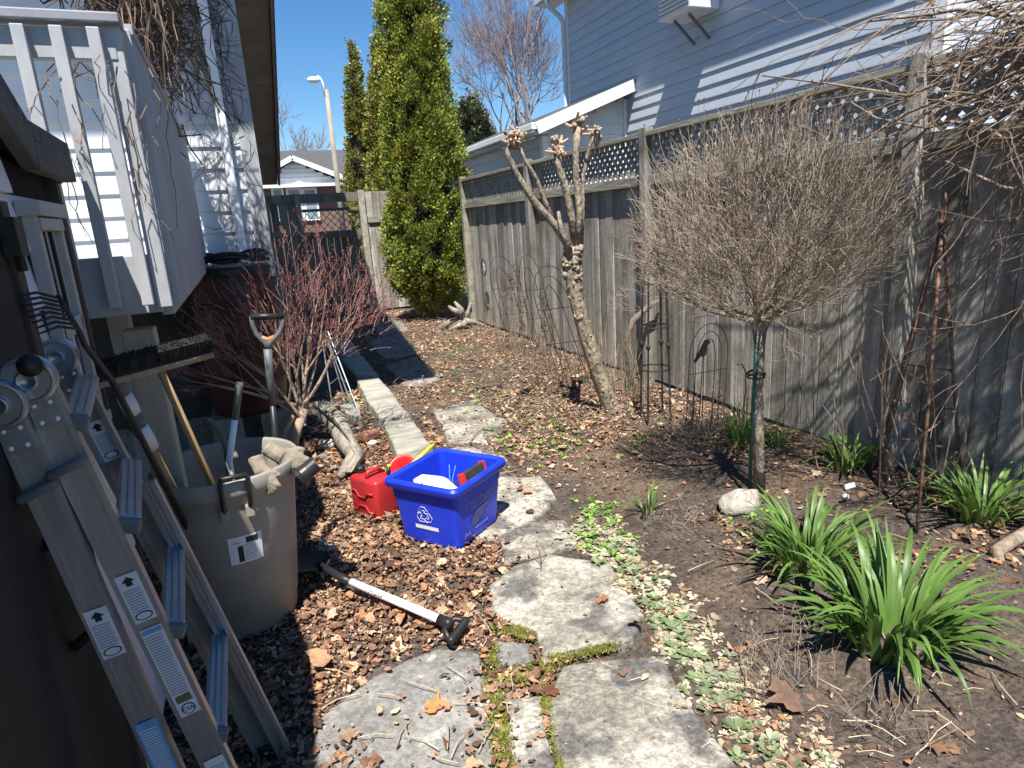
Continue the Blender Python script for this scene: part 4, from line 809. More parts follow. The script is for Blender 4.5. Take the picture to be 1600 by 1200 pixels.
patchc(-1.53, -1.45, .372, .44, .0035, INK, 'label_print', sk, 2); patchc(-1.40, -1.22, .448, .472, .0035, INK, 'label_print', sk, 3); patchc(-1.58, -1.50, .452, .458, .0035, GREYINK, 'label_print', sk, 2)
for z in np.arange(.376, .445, .0105): patchc(-1.43, -1.24-.05*U(0, 1), z, z+.0035, .0035, GREYINK, 'label_print', sk, 3)
# tools standing in the can
inside = lambda dx, dy, z=.08: Vector((cb.x+dx, cb.y+dy, z))
WOODH = mat('wood_handle', (.26, .16, .075), (.38, .25, .12), scale=7, stretch=(3, 3, .4), rough=.6)
br = thing('push_broom', 'black bristled push broom with wooden handle standing head up in the can', 'broom', inside(.02, .05))
h0, h1 = PY(128, 592, 2.22), PY(328, 540, 2.40); hc = h0.lerp(h1, .56); R_ = frame(hc, (h1-h0), (0, -.6, 1)); Lh = (h1-h0).length
bh = MB(); 
def obox(M, c, d): mb = MB().box((0, 0, 0), d); mb.v = [M @ (v+Vector(c)) for v in mb.v]; return mb
obox(frame((h0+h1)/2, h1-h0, (0, -.45, 1)), (0, -.024, 0), (Lh, .022, .055)).build('head', mat('broom_block', (.20, .15, .09), (.32, .25, .16), scale=12, rough=.7), br, bevel=.004)
random.seed(5); bm_ = MB(); Mx = frame((h0+h1)/2, h1-h0, (0, -.45, 1))
obox(Mx, (0, .012, 0), (Lh*.985, .050, .046)).build('bristles', DARK, br)
for i in range(900):
    x = U(-.5, .5)*Lh*.99; z = U(-.026, .026); bm_.tube([Mx @ Vector((x, 0, z)), Mx @ Vector((x+U(-.006, .006), U(.036, .043), z+U(-.006, .006)))], .0014, 3, cap=False)
bm_.build('bristle_tips', DARK, br)
MB().tube([hc+Vector((0, .0, -.03)), inside(.05, .06, .10)], .0125, 8).build('handle', WOODH, br, smooth=True)
rk = thing('cultivator_rake', 'dark metal tined rake head sticking up left of the broom', 'rake', inside(-.1, .03))
MB().tube([PY(90, 461, 1.72), PY(122, 515, 1.75), PY(133, 540, 1.80), PY(175, 595, 2.05), inside(-.10, .03, .15)], [.005, .006, .007, .009, .011], 7).build('handle', IRON, rk, smooth=True)
for i in range(8):
    a0 = PY(93+3.9*i, 466+6.8*i, 1.725); a2 = PY(21+5.9*i, 463+8.3*i, 1.67); md = PY(58+4.9*i, 457+7.6*i, 1.69)
    MB().tube([a0, md.lerp(a0, .5), md, md.lerp(a2, .55), a2], [.0033, .0033, .0033, .003, .002], 5).build('tine', IRON, rk, smooth=True)
tpz = thing('taped_pole', 'wooden pole wrapped in white and grey tape leaning in the can', 'pole', inside(-.06, .0)); ta, tb = PY(180, 592, 2.33), inside(-.05, -.02, .10)
MB().tube([ta, tb], .0145, 8).build('pole', WOODH, tpz, smooth=True)
for s0, s1, m_, r_ in ((.0, .09, GREYP, .021), (.09, .20, PAPER, .026), (.20, .28, GREYP, .022), (.28, .42, PAPER, .026)): MB().tube([ta.lerp(tb, s0*.62), ta.lerp(tb, (s0+s1)*.31), ta.lerp(tb, s1*.62)], [r_*.9, r_, r_*.92], 9).build('tape', m_, tpz, smooth=True)
sp_ = thing('short_handle', 'dark brown hollow tool handle end at the can\'s left rim', 'handle', inside(-.13, -.03)); MB().tube([PY(206, 668, 2.36), PY(232, 695, 2.42), inside(-.10, .0, .30)], .012, 9).build('tube', mat('dark_brown_wood', (.07, .045, .03), (.12, .08, .05), rough=.5), sp_, smooth=True)
wg = thing('grip_handle', 'white shafted tool with grey rubber grip standing in the can', 'tool', inside(.03, .1)); g0, g1, g2 = PY(375, 597, 2.74), PY(367, 655, 2.735), inside(.03, .08, .12)
MB().tube([g0, g0.lerp(g1, .1), g0.lerp(g1, .2), g1], [.013, .0155, .0135, .0145], 10).build('grip', GREYP, wg, smooth=True); MB().tube([g1, PY(358, 722, 2.73), g2], [.0125, .0125, .012], 10).build('shaft', TRIM_W, wg, smooth=True)
hz_ = thing('garden_hose_end', 'bent grey tool end with a teal tip inside the can', 'hose', inside(-.02, .12)); MB().tube([PY(328, 658, 2.78), PY(336, 662, 2.78), PY(346, 680, 2.78), PY(354, 705, 2.77), inside(0, .1, .3)], [.008, .013, .012, .011, .01], 8).build('tube', GREYP, hz_, smooth=True)
MB().tube([PY(324, 655, 2.78), PY(331, 659, 2.78)], .0085, 8).build('tip', mat('teal', (.02, .20, .20), rough=.5), hz_, smooth=True)
# D-handle shovel in the can
ds_ = thing('d_handle_shovel', 'black D-handled shovel standing upright in the can', 'shovel', inside(.07, .12)); YS_ = 2.84
q = lambda x, y: PY(x, y, YS_)
MB().tube([q(418, 546), q(416, 535), q(400, 522), q(395, 508), q(393, 496), q(398, 493)], [.016, .014, .010, .010, .010, .008], 8).tube([q(418, 546), q(421, 535), q(437, 520), q(441, 508), q(442, 496), q(438, 493)], [.016, .014, .010, .010, .010, .008], 8).build('yoke', GREYP, ds_, smooth=True)
MB().tube([q(391, 495), q(443, 494)], .0135, 10).build('grip', BLACKP, ds_, smooth=True)
MB().tube([q(405, 527), q(418, 531), q(432, 526)], .011, 8).build('grip_insert', mat('orange_grip', (.50, .20, .08), rough=.5), ds_, smooth=True)
MB().tube([q(418, 545), q(421, 580), q(426, 632)], [.017, .0165, .0155], 10).build('socket', GREYP, ds_, smooth=True); MB().tube([q(426, 632), q(432, 700), inside(.09, .1, .12)], .0135, 10).build('shaft', BLACKP, ds_, smooth=True)
# gloves on the rim
GLOVE = mat('tan_glove', (.21, .175, .135), (.31, .265, .205), scale=14, rough=.95, bump=.5, bscale=30)
def glove(label, c, ax, flip, sc=1.):
    c = Vector(c); t = thing('work_glove', label, 'glove', c, 'gloves on the can rim'); M = frame(c, ax, (0, .3, 1)); mb = MB()
    mb.ell((0, 0, 0), (.075*sc, .052*sc, .028*sc), n=18, nz=.08, seed=3+flip)
    for k in range(4): mb.tube([(.03*sc, (-.036+.024*k)*sc, 0), (.075*sc, (-.038+.0255*k)*sc, -.004), (.100*sc-.008*abs(k-1.5), (-.038+.0255*k)*sc, -.016*sc)], [.015*sc, .0145*sc, .011*sc], 8)
    mb.tube([(-.02*sc, .03*sc, 0), (.012*sc, .062*sc, -.004), (.04*sc, .07*sc, -.012)], [.017*sc, .015*sc, .011*sc], 8); mb.tube([(-.03*sc, 0, 0), (-.08*sc, 0, .002), (-.115*sc, .004, .0)], [.040*sc, .038*sc, .042*sc], 12)
    mb.v = [M @ v for v in mb.v]; ho = mb.build('hand', GLOVE, t, smooth=True); rm = ho.modifiers.new('remesh', 'REMESH'); rm.mode = 'VOXEL'; rm.voxel_size = .005; rm.use_smooth_shade = True; sm = ho.modifiers.new('smooth', 'SMOOTH'); sm.factor = .6; sm.iterations = 5; return t
glove('tan work glove slumped over the front rim of the can', PY(415, 745, 2.43), (.35, -.6, -.9), 0, .74)
g2_ = glove('tan work glove hanging off the right rim with a dark cuff', PY(452, 718, 2.52), (.75, -.35, -.55), 1, .85)
nc = PY(481, 735, 2.48); Rn = frame(nc, (.2, .3, 1), (-.5, 1, .1)); Mr = Matrix(((.75, 0, 0), (0, 1, 0), (0, 0, 1)))
nz_ = thing('black_spout', 'black ribbed plastic spout resting against the right glove', 'spout', nc)
Rz = Vector((.85, .15, .5)).to_track_quat('Z', 'Y').to_matrix()
MB().lathe(nc, [(.0, -.045), (.044, -.045), (.046, -.03), (.036, -.026), (.033, .0), (.033, .04), (.027, .04), (.027, -.01), (0, -.01)], 20, Rz).build('cap', BLACKP, nz_, smooth=False)
for k in range(8): a = k*.785; MB().box(nc+Rz @ Vector((.029*math.cos(a), .029*math.sin(a), .008)), (.004, .004, .038), Rz).build('rib', BLACKP, nz_)
# ------------------------------------------------------------------ ladder
ld = thing('ladder', 'folded aluminium multi-position ladder leaning on the shed', 'ladder', (-.2, 1.65, 0))
YL = 1.40
def lin2(p, q): return lambda z: p.x+(q.x-p.x)*(z-p.z)/(q.z-p.z)
bx = lin2(PY(64, 622, YL), PY(336, 1190, YL)); ax_ = lin2(PY(8, 640, YL-.02), PY(260, 1200, YL-.02)); YR = 1.85
fx = lin2(PY(118, 600, YR), PY(390, 1120, YR))
def channel(name, f, y, z0, z1, wd, par, inner=1):
    a, b = Vector((f(z0), y, z0)), Vector((f(z1), y, z1)); u = (b-a).normalized(); nrm = Vector((u.z, 0, -u.x)); mb = MB()
    mb.beam(a, b, .006, wd, up=nrm) if False else None
    def bar(o, w_, t_): mb.add([p+nrm*(o+i*w_/2)+Vector((0, j*t_[1]+t_[0], 0)) for p in (a, b) for i in (-1, 1) for j in (0, 1)], [(0, 1, 3, 2), (4, 6, 7, 5), (0, 4, 5, 1), (2, 3, 7, 6), (0, 2, 6, 4), (1, 5, 7, 3)])
    bar(0, wd-.016, (0, .0035*inner)); bar(wd/2-.004, .012, (-.003*inner, .026*inner)); bar(-wd/2+.004, .012, (-.003*inner, .026*inner))
    return mb.build(name, ALU, par), a, u, nrm
rails = {}
rails['b'] = channel('rail', bx, YL, .0, 1.30, .056, ld)
rails['a'] = channel('rail', ax_, YL-.02, .0, 1.27, .050, ld)
rails['c'] = channel('rail', fx, YR, .0, 1.22, .062, ld, -1)
channel('inner_rail', lambda z: fx(z)+.052, YR-.03, .0, .95, .036, ld, -1)
for (x0_, y0_), (x1_, y1_) in (((337, 1140), (357, 1012)), ((270, 978), (296, 893)), ((200, 815), (232, 768)), ((118, 655), (158, 625))):
    a = PY(x0_, y0_, YL+.03); b = Vector((fx(a.z)+.035, YR-.03, a.z+.005)); rg_ = MB().beam(a, b, .046, .026, up=(.35, 0, 1)).build('rung', ALU2, ld, bevel=.004)
    for k in range(3): o = Vector((.014-.014*k, 0, .0145)); MB().beam(a+o+Vector((0, .01, -.35*(.014-.014*k))), b+o+Vector((0, -.01, -.35*(.014-.014*k))), .004, .004).build('tread_rib', ALU, rg_)
    MB().box(a+Vector((0, -.018, 0)), (.052, .022, .032), Matrix.Rotation(.33, 3, 'Y')).build('end_cap', GREYP, rg_, bevel=.006)
def hinge(nm, f, y, zc, sg=1):
    c = Vector((f(zc), y-.014, zc)); RX = Matrix.Rotation(math.pi/2, 3, 'X')
    h = MB().lathe(c, [(0, -.012), (.042, -.012), (.045, -.008), (.045, .010), (.042, .014), (.038, .0145), (.035, .012), (.028, .012), (0, .012)], 36, RX).build('hinge', STEEL, ld, smooth=False)
    MB().lathe(c, [(.018, .012), (.018, .020), (.013, .021), (.011, .015), (0, .015)], 20, RX).build('hinge_ring', STEEL, h, smooth=True)
    a_, u, nrm = rails[nm][1:]; base = Vector((f(zc-.066), y-.004, zc-.066))
    MB().add([base+u*i*.028+nrm*j*.023+Vector((0, k*.006-.006, 0)) for i in (-1, 1) for j in (-1, 1) for k in (0, 1)], [(0, 1, 3, 2), (4, 6, 7, 5), (0, 4, 5, 1), (2, 3, 7, 6), (0, 2, 6, 4), (1, 5, 7, 3)]).build('hinge_plate', STEEL, h)
    for i in (-1, 1):
        for j in (-1, 1): MB().ell(base+u*i*.017+nrm*j*.013+Vector((0, -.007, 0)), (.0045, .003, .0045), n=8).build('rivet', TRIM_W, h, smooth=True)
hinge('b', bx, YL, 1.325); hinge('a', ax_, YL-.02, 1.29); hinge('c', fx, YR-.012, 1.30)
MB().tube([PY(46, 572, YL-.07), PY(47, 571, YL-.025)], [.019, .021], 14).build('knob', BLACKP, ld, smooth=True)
for nm, f, z in (('b', bx, 1.155), ('a', ax_, 1.12)):
    c = Vector((f(z), YL-.04, z)); MB().tube([c+Vector((-.034, 0, -.012)), c+Vector((-.028, 0, -.010)), c+Vector((.028, 0, .010)), c+Vector((.035, 0, .013))], [.006, .010, .010, .006], 10).build('lock_lever', GREYP, ld, smooth=True)
def sticker(nm, y, zc, h, m, deco):
    a_, u, nrm = rails[nm][1:]; f = {'a': ax_, 'b': bx, 'c': fx}[nm]; c = Vector((f(zc), y, zc)); M = frame(c, nrm, u)
    s = MB().add([M @ Vector(p) for p in ((-.021, -h/2, .0006), (.021, -h/2, .0006), (.021, h/2, .0006), (-.021, h/2, .0006))], [(0, 1, 2, 3)]).build('sticker', m, ld)
    P = lambda L, mt, nme='print': MB().add([M @ Vector((x, yy, .0012)) for x, yy in L], [tuple(range(len(L)))]).build(nme, mt, s)
    if deco == 'arrow':
        t_ = h/2-.006; P([(-.006, t_-.022), (.006, t_-.022), (.006, t_-.012), (.013, t_-.012), (0, t_), (-.013, t_-.012), (-.006, t_-.012)], INK, 'arrow')
        for k in range(9): P([(-.017, t_-.03-.0062*k), (.012+U(0, .006), t_-.03-.0062*k), (.015, t_-.0325-.0062*k), (-.017, t_-.0325-.0062*k)], GREYINK)
        P([(.017*math.cos(q), -h/2+.014+.010*math.sin(q)) for q in np.linspace(0, 6.28, 20, endpoint=False)], INK, 'ring'); MB().add([M @ Vector((.014*math.cos(q), -h/2+.014+.0075*math.sin(q), .0018)) for q in np.linspace(0, 6.28, 20, endpoint=False)], [tuple(range(20))]).build('oval', PAPER, s)
    else:
        mt = PAPER if m is BLUEP else GREYINK; k = h/2-.02
        while k > -h/2+(.06 if deco == 'csa' else .01): P([(-.018, k), (U(.008, .018), k), (.016, k-.0028), (-.018, k-.0028)], mt); k -= .0066
        if deco == 'csa':
            P([(-.019, h/2-.014), (.019, h/2-.014), (.019, h/2-.003), (-.019, h/2-.003)], BLUEP); P([(-.016, -h/2+.036), (.016, -h/2+.036), (.014, -h/2+.056), (-.016, -h/2+.054)], mat('olive_print', (.13, .13, .06)))
            P([(.014*math.cos(q), -h/2+.017+.014*math.sin(q)) for q in np.linspace(0, 6.28, 24, endpoint=False)], INK, 'mark'); MB().add([M @ Vector((.0115*math.cos(q), -h/2+.017+.0115*math.sin(q), .0018)) for q in np.linspace(0, 6.28, 24, endpoint=False)], [tuple(range(24))]).build('mark_field', PAPER, s)
            textmesh('lettering', 'CSA', .013, M @ Matrix.Translation((0, -h/2+.017, .0026)), INK, s)
yb_ = YL-.0032; ya_ = YL-.0232
sticker('b', yb_, .845, .115, PAPER, 'arrow'); sticker('b', yb_, .655, .235, PAPER, 'csa'); sticker('a', ya_, .795, .115, PAPER, 'arrow'); sticker('a', ya_, .44, .26, BLUEP, 'text'); sticker('b', yb_, .36, .10, PAPER, 'text')
sticker('c', YR-.0045, 1.07, .11, PAPER, 'arrow')
for p in rails: MB().box(rails[p][1]+Vector((0, 0, .012)), (.075, .035, .03)).build('foot', BLACKP, ld, bevel=.004)
# ------------------------------------------------------------------ blue bin
BLUE = mat('blue_bin_plastic', (.010, .035, .52), (.014, .05, .62), scale=3, rough=.42, bump=.04, patch=((.03, .05, .36), 7, .62, .12))
BT, BW, BD, BH = .644, .45, .415, .335; bc_ = Vector((.8086, 2.95, .03)); bu = Vector((math.cos(BT), math.sin(BT), 0)); bv = Vector((-bu.y, bu.x, 0))
bn = thing('recycling_bin', 'bright blue recycling bin standing on leaves beside the path stones', 'bin', bc_)
def rrect(sx, sy, r, n=5):
    P = []
    for cx_, cy_, a0 in ((sx-r, sy-r, 0), (-sx+r, sy-r, 1.5708), (-sx+r, -sy+r, 3.1416), (sx-r, -sy+r, 4.7124)):
        for k in range(n+1): a = a0+1.5708*k/n; P.append((cx_+r*math.cos(a), cy_+r*math.sin(a)))
    return P
def bl(x, y, z): return bc_+bu*x+bv*y+Vector((0, 0, z))
def binrings(rows):
    V = []; n = None
    for s, ex, z, r in rows:
        P = rrect(BW/2*s+ex, BD/2*s+ex, r); n = len(P); V += [bl(x, y, z) for x, y in P]
    m_ = len(rows); F = [(i*n+k, i*n+(k+1) % n, (i+1)*n+(k+1) % n, (i+1)*n+k) for i in range(m_-1) for k in range(n)]
    F += [tuple(range(n))[::-1], tuple(range((m_-1)*n, m_*n))]; return MB().add(V, F)
bb_ = binrings([(.82, 0, 0, .03), (.915, 0, .225, .03), (.915, .004, .228, .03), (.94, .003, .286, .03), (.945, .022, .288, .04), (.95, .026, .296, .042), (.955, .026, .318, .042), (.955, .018, .330, .04), (.955, .004, .331, .035), (.95, -.008, .322, .03), (.80, -.010, .02, .025)]).build('body', BLUE, bn, smooth=False)
bb_.data.polygons.foreach_set('use_smooth', [True]*len(bb_.data.polygons))
bb_.data.set_sharp_from_angle(angle=.6)
# prints: front face is -x side (u negative), right face is -y side
WP = mat('white_print', (.70, .72, .78), (.8, .8, .84), rough=.5); FP = mat('faded_white_print', (.24, .24, .48), (.32, .32, .52), scale=30, rough=.55)
def facepos(side, s, z):   # s along face -.5..+.5
    k = .82+(.915-.82)*z/.225
    return bl(-BW/2*k-.0015, s, z) if side == 'f' else bl(s, -BD/2*k-.0015, z)
sl_f = Vector((-(BW/2*(.915-.82)), 0, .225)).normalized(); 
def fmat(side, s, z):
    o = facepos(side, s, z); e = .05
    return frame(o, -bv if side == 'f' else bu, facepos(side, s, z+e)-o)
Mf = fmat('f', .005, .155)
rsym = MB()
for k in range(3):   # three chasing outlined arrows
    a0 = math.pi/2+k*2*math.pi/3; Rk = Matrix.Rotation(k*2*math.pi/3, 4, 'Z')
    arrow = [(1.3*x_, 1.3*y_) for x_, y_ in [(-.012, .034), (.008, .034), (.016, .020), (.021, .023), (.016, .006), (.000, .011), (.005, .014), (.001, .021), (-.005, .021), (-.014, .006), (-.024, .012)]]
    pts = [Mf @ (Rk @ Vector((x, y+.002, .0015))) for x, y in arrow]
    rsym.tube(pts+[pts[0]], .0012, 4)
rsym.build('recycling_symbol', WP, bb_)
Mb = fmat('f', .0, .088); MB().add([Mb @ Vector(p) for p in ((-.07, -.0105, .001), (.07, -.0105, .001), (.07, .0105, .001), (-.07, .0105, .001))], [(0, 1, 2, 3)]).build('white_bar', WP, bb_)
textmesh('lettering', 'KINGSTON AREA', .031, fmat('r', .0, .200) @ Matrix.Translation((0, 0, .0012)), FP, bb_); textmesh('lettering', 'RECYCLES', .031, fmat('r', -.01, .172) @ Matrix.Translation((0, 0, .0012)), FP, bb_)
Mr_ = fmat('r', .0, .1)
MB().add([Mr_ @ Vector(p) for p in ((-.07, .01, .001), (-.03, .045, .001), (.05, .052, .001), (.085, .045, .001), (.04, .02, .001), (.03, -.01, .001), (-.02, -.03, .001), (-.065, -.032, .001))], [(0, 1, 2, 3, 4, 5, 6, 7)]).build('faded_picture', mat('faded_picture', (.07, .065, .26), (.11, .10, .28), scale=40, rough=.55), bb_)
textmesh('lettering', '5RA', .032, fmat('r', -.105, .04) @ Matrix.Translation((0, 0, .0012)), FP, bb_); textmesh('lettering', 'reduce reuse recycle', .014, fmat('r', .02, .05) @ Matrix.Translation((0, 0, .0012)), FP, bb_)
# things in the bin
pz_ = bl(-.115, -.01, .265); pc = thing('crumpled_bag', 'crumpled white printed bag inside the blue bin', 'bag', bl(-.115, -.01, .05)); mb = MB().ell((0, 0, 0), (.06, .135, .055), n=20, nz=.30, seed=5); Mz = frame(pz_, bu, bv); mb.v = [Mz @ v for v in mb.v]; bg_ = mb.build('bag', mat('bag_white', (.74, .74, .74), (.82, .82, .82), rough=.6, patch=((.10, .10, .11), 16, .63, .02)), pc, smooth=True)
MB().box(bl(-.115, -.01, .13), (.1, .2, .20), Matrix.Rotation(BT, 3, 'Z')).build('lower_bag', MATS['bag_white'], pc, bevel=.02)
bk = thing('folded_tool_bag', 'black case with red edging standing inside the blue bin', 'bag', bl(.09, -.10, .05)); RED = mat('red_edge', (.55, .03, .02), (.65, .05, .03), rough=.5); BLK = mat('black_fabric', (.025, .024, .025), (.05, .048, .05), scale=40, rough=.9)
Mk = frame(bl(.07, -.125, .235), bu, (bv*.25+Vector((0, 0, 1)))); po = MB().box((0, 0, 0), (.19, .17, .03)); po.v = [Mk @ v for v in po.v]; po = po.build('panel', BLK, bk, bevel=.004)
for c, d in (((-.092, 0, .0), (.014, .172, .036)), ((.092, 0, .0), (.014, .172, .036)), ((0, -.082, .0), (.18, .012, .036))):
    e_ = MB().box(c, d); e_.v = [Mk @ v for v in e_.v]; e_.build('edging', RED, bk)
for k in range(4): f_ = MB().tube([bl(-.04+.012*k, .03-.02*k, .12), bl(-.02+.012*k, .0-.02*k, .22), bl(.02+.01*k, -.03-.015*k, .25+.006*k)], .004, 5).build('strap', RED if k == 3 else BLK, bk)
cw = thing('blue_wire', 'thin light blue wire standing inside the bin corner', 'wire', bl(.12, .09, .05)); MB().tube([bl(.08, .05, .06), bl(.085, .052, .2), bl(.10, .055, .30)], .0028, 5).tube([bl(.10, .03, .06), bl(.095, .04, .22), bl(.12, .03, .29)], .0025, 5).build('strand', mat('light_blue', (.15, .42, .75), rough=.4), cw)
# ------------------------------------------------------------------ red fuel can
REDP = mat('red_plastic', (.34, .016, .022), (.44, .028, .03), scale=4, rough=.42, bump=.05, patch=((.24, .03, .03), 9, .6, .1))
JT = .5; jc = Vector((.50, 3.36, 0)); ju = Vector((math.cos(JT), math.sin(JT), 0)); jv = Vector((-ju.y, ju.x, 0)); jl = lambda x, y, z: jc+ju*x+jv*y+Vector((0, 0, z))
jr = thing('fuel_can', 'red plastic fuel can behind the left side of the blue bin', 'fuel can', jc)
def jbox(c, d, bev, name, m, par): mb = MB().box((0, 0, 0), d, Matrix.Rotation(JT, 3, 'Z')); o_ = jl(*c); mb.v = [v+o_ for v in mb.v]; return mb.build(name, m, par, smooth=True, bevel=bev)
jb = jbox((0, 0, .125), (.155, .23, .24), .022, 'body', REDP, jr)
for s in (-1, 1): MB().tube([jl(-.081, -.085, .17+.0*s), jl(-.083, -.045, .17), jl(-.083, -.02, .14), jl(-.083, .03, .14), jl(-.083, .055, .17), jl(-.081, .09, .17)] if s > 0 else [jl(-.081, -.085, .06), jl(-.083, -.045, .06), jl(-.083, -.02, .09), jl(-.083, .03, .09), jl(-.083, .055, .06), jl(-.081, .09, .06)], .006, 6).build('moulded_rib', REDP, jb, smooth=True)
MB().tube([jl(-.05, -.02, .24), jl(-.045, -.02, .275), jl(.03, -.02, .275), jl(.06, -.02, .24)], .013, 8).build('handle', REDP, jr, smooth=True)
MB().lathe(jl(-.01, .085, .24), [(.026, 0), (.026, .035), (.022, .04), (0, .04)], 18).build('cap', BLACKP, jr)
MB().tube([jl(.045, -.085, .24), jl(.05, -.085, .285)], .012, 10).build('valve', BLACKP, jr, smooth=True); MB().tube([jl(.05, -.085, .285), jl(.052, -.085, .30)], .009, 8).build('valve_cap', mat('yellow_plastic', (.75, .60, .02), (.85, .70, .04), rough=.4), jr, smooth=True)
fn = thing('red_funnel', 'red plastic dish behind the fuel can handle', 'funnel', Vector((.72, 3.52, 0))); Rt = Vector((-.25, -.6, .75)).to_track_quat('Z', 'Y').to_matrix()
MB().lathe(Vector((.70, 3.50, .19)), [(.02, -.07), (.022, -.02), (.066, .012), (.078, .02), (.082, .014), (.07, .0), (.03, -.03), (.012, -.07)], 28, Rt).build('bowl', mat('bright_red', (.62, .02, .025), (.70, .03, .03), rough=.35), fn, smooth=True)
MB().tube([Vector((.70, 3.50, .14)), Vector((.70, 3.54, 0))], .02, 10).build('stem', MATS['bright_red'], fn, smooth=True)
ys = thing('yellow_spout', 'bright yellow pouring spout sticking up behind the bin', 'spout', Vector((.80, 3.38, .2))); MB().tube([PY(641, 729, 3.35), PY(655, 715, 3.37), PY(672, 699, 3.40), PY(678, 694, 3.41)], [.014, .012, .0085, .006], 10).build('tube', MATS['yellow_plastic'], ys, smooth=True)
MB().tube([PY(634, 733, 3.34), PY(643, 727, 3.35)], .017, 10).tube([PY(634, 733, 3.34), Vector((.72, 3.40, .02))], .012, 8).build('collar', BLACKP, ys, smooth=True)
# ------------------------------------------------------------------ shovel on the ground
so_ = thing('shovel', 'white-shafted shovel with black D-handle lying on the leaves', 'shovel', G(640, 945)); zz = .085
sa, sb2 = G(548, 909, zz+.02), G(690, 969, zz)
MB().tube([sa, sa.lerp(sb2, .5), sb2], .0165, 12).build('shaft', mat('white_shaft', (.80, .80, .80), (.86, .86, .86), rough=.35), so_, smooth=True)
sdx = (sb2-sa).normalized(); MB().tube([sa-sdx*.20+Vector((0, 0, .02)), sa-sdx*.06, sa+sdx*.004], [.015, .018, .0185], 10).build('socket', BLACKP, so_, smooth=True)
MB().tube([sb2-sdx*.012, sb2+sdx*.035, sb2+sdx*.05], [.0205, .022, .018], 10).build('ferrule', BLACKP, so_, smooth=True)
e1, e2 = G(728, 970, zz+.005), G(704, 1001, zz-.02)
MB().tube([sb2+sdx*.04, G(712, 966, zz+.005), e1], [.015, .011, .012], 8).tube([sb2+sdx*.04, G(694, 985, zz-.01), e2], [.015, .011, .012], 8).build('yoke', BLACKP, so_, smooth=True)
gr_ = MB().tube([e1.lerp(e2, -.08)]+[e1.lerp(e2, t) for t in np.linspace(0, 1, 15)]+[e1.lerp(e2, 1.08)], [.014]+[.0165 if k % 2 else .0145 for k in range(15)]+[.014], 12).build('grip', BLACKP, so_, smooth=True)
side = sdx.cross(Vector((0, 0, 1))).normalized(); c_ = sa-sdx*.18+Vector((0, 0, .015)); V = []
for i in range(7):
    t = i/6; wv_ = (.05, .085, .098, .10, .10, .095, .08)[i]
    for j in range(7): s = (j-3)/3; V.append(c_-sdx*t*.27+side*wv_*s+Vector((0, 0, -.035*t+.018*s*s-.01)))
MB().add(V, [(i*7+j, i*7+j+1, (i+1)*7+j+1, (i+1)*7+j) for i in range(6) for j in range(6)]).build('blade', mat('blade_black', (.02, .024, .028), (.05, .055, .06), scale=8, rough=.4), so_, smooth=True)
tm = sa.lerp(sb2, .30); vd = (Vector((0, 0, EYE))-tm); vd = (vd-sdx*vd.dot(sdx)).normalized(); ac_ = vd.cross(sdx)
tx = textmesh('lettering', 'VALU', .044, Matrix(), INK, so_)
for v in tx.data.vertices:   # print wrapped round the shaft
    p = v.co+ORG[so_]; r_ = .0169; a = p.y/r_*.85; v.co = tm+sdx*p.x+(vd*math.cos(a)+ac_*math.sin(a))*(r_+p.z)-ORG[so_]
# ------------------------------------------------------------------ low vegetation and litter
def on_stone(x, y):
    r = np.zeros(np.shape(x), bool)
    for p in STONES: r |= inpoly(x, y, p)
    return r
def surf(x, y): return np.where(on_stone(x, y), .025, gh(x, y))
def rotmat(az, tilt, tdir):   # per-item rotation arrays
    c, s = np.cos(az), np.sin(az); Z = np.zeros_like(c); O = np.ones_like(c); Rz = np.stack([np.stack([c, -s, Z], -1), np.stack([s, c, Z], -1), np.stack([Z, Z, O], -1)], 1)
    k = np.stack([np.cos(tdir), np.sin(tdir), Z], -1); K = np.stack([np.stack([Z, -k[:, 2], k[:, 1]], -1), np.stack([k[:, 2], Z, -k[:, 0]], -1), np.stack([-k[:, 1], k[:, 0], Z], -1)], 1)
    Rt_ = np.eye(3)[None]+np.sin(tilt)[:, None, None]*K+(1-np.cos(tilt))[:, None, None]*(K @ K); return Rt_ @ Rz
OVAL = np.array([(0, 0), (-.5, 0), (-.25, .24), (.1, .27), (.38, .15), (.58, 0), (.38, -.16), (.08, -.26), (-.28, -.22)], float)
MAPLE = np.array([(0, 0), (-.48, .02), (-.36, .22), (-.20, .26), (-.06, .46), (.12, .30), (.34, .32), (.36, .14), (.58, 0), (.38, -.16), (.38, -.34), (.14, -.28), (-.04, -.44), (-.18, -.26), (-.38, -.24)], float)
PAL = np.array([lin(146, 114, 90), lin(170, 136, 108), lin(124, 93, 72), lin(100, 76, 60), lin(164, 118, 86), lin(152, 131, 113), lin(188, 158, 130), lin(86, 64, 51), lin(136, 108, 88), lin(116, 86, 66)])
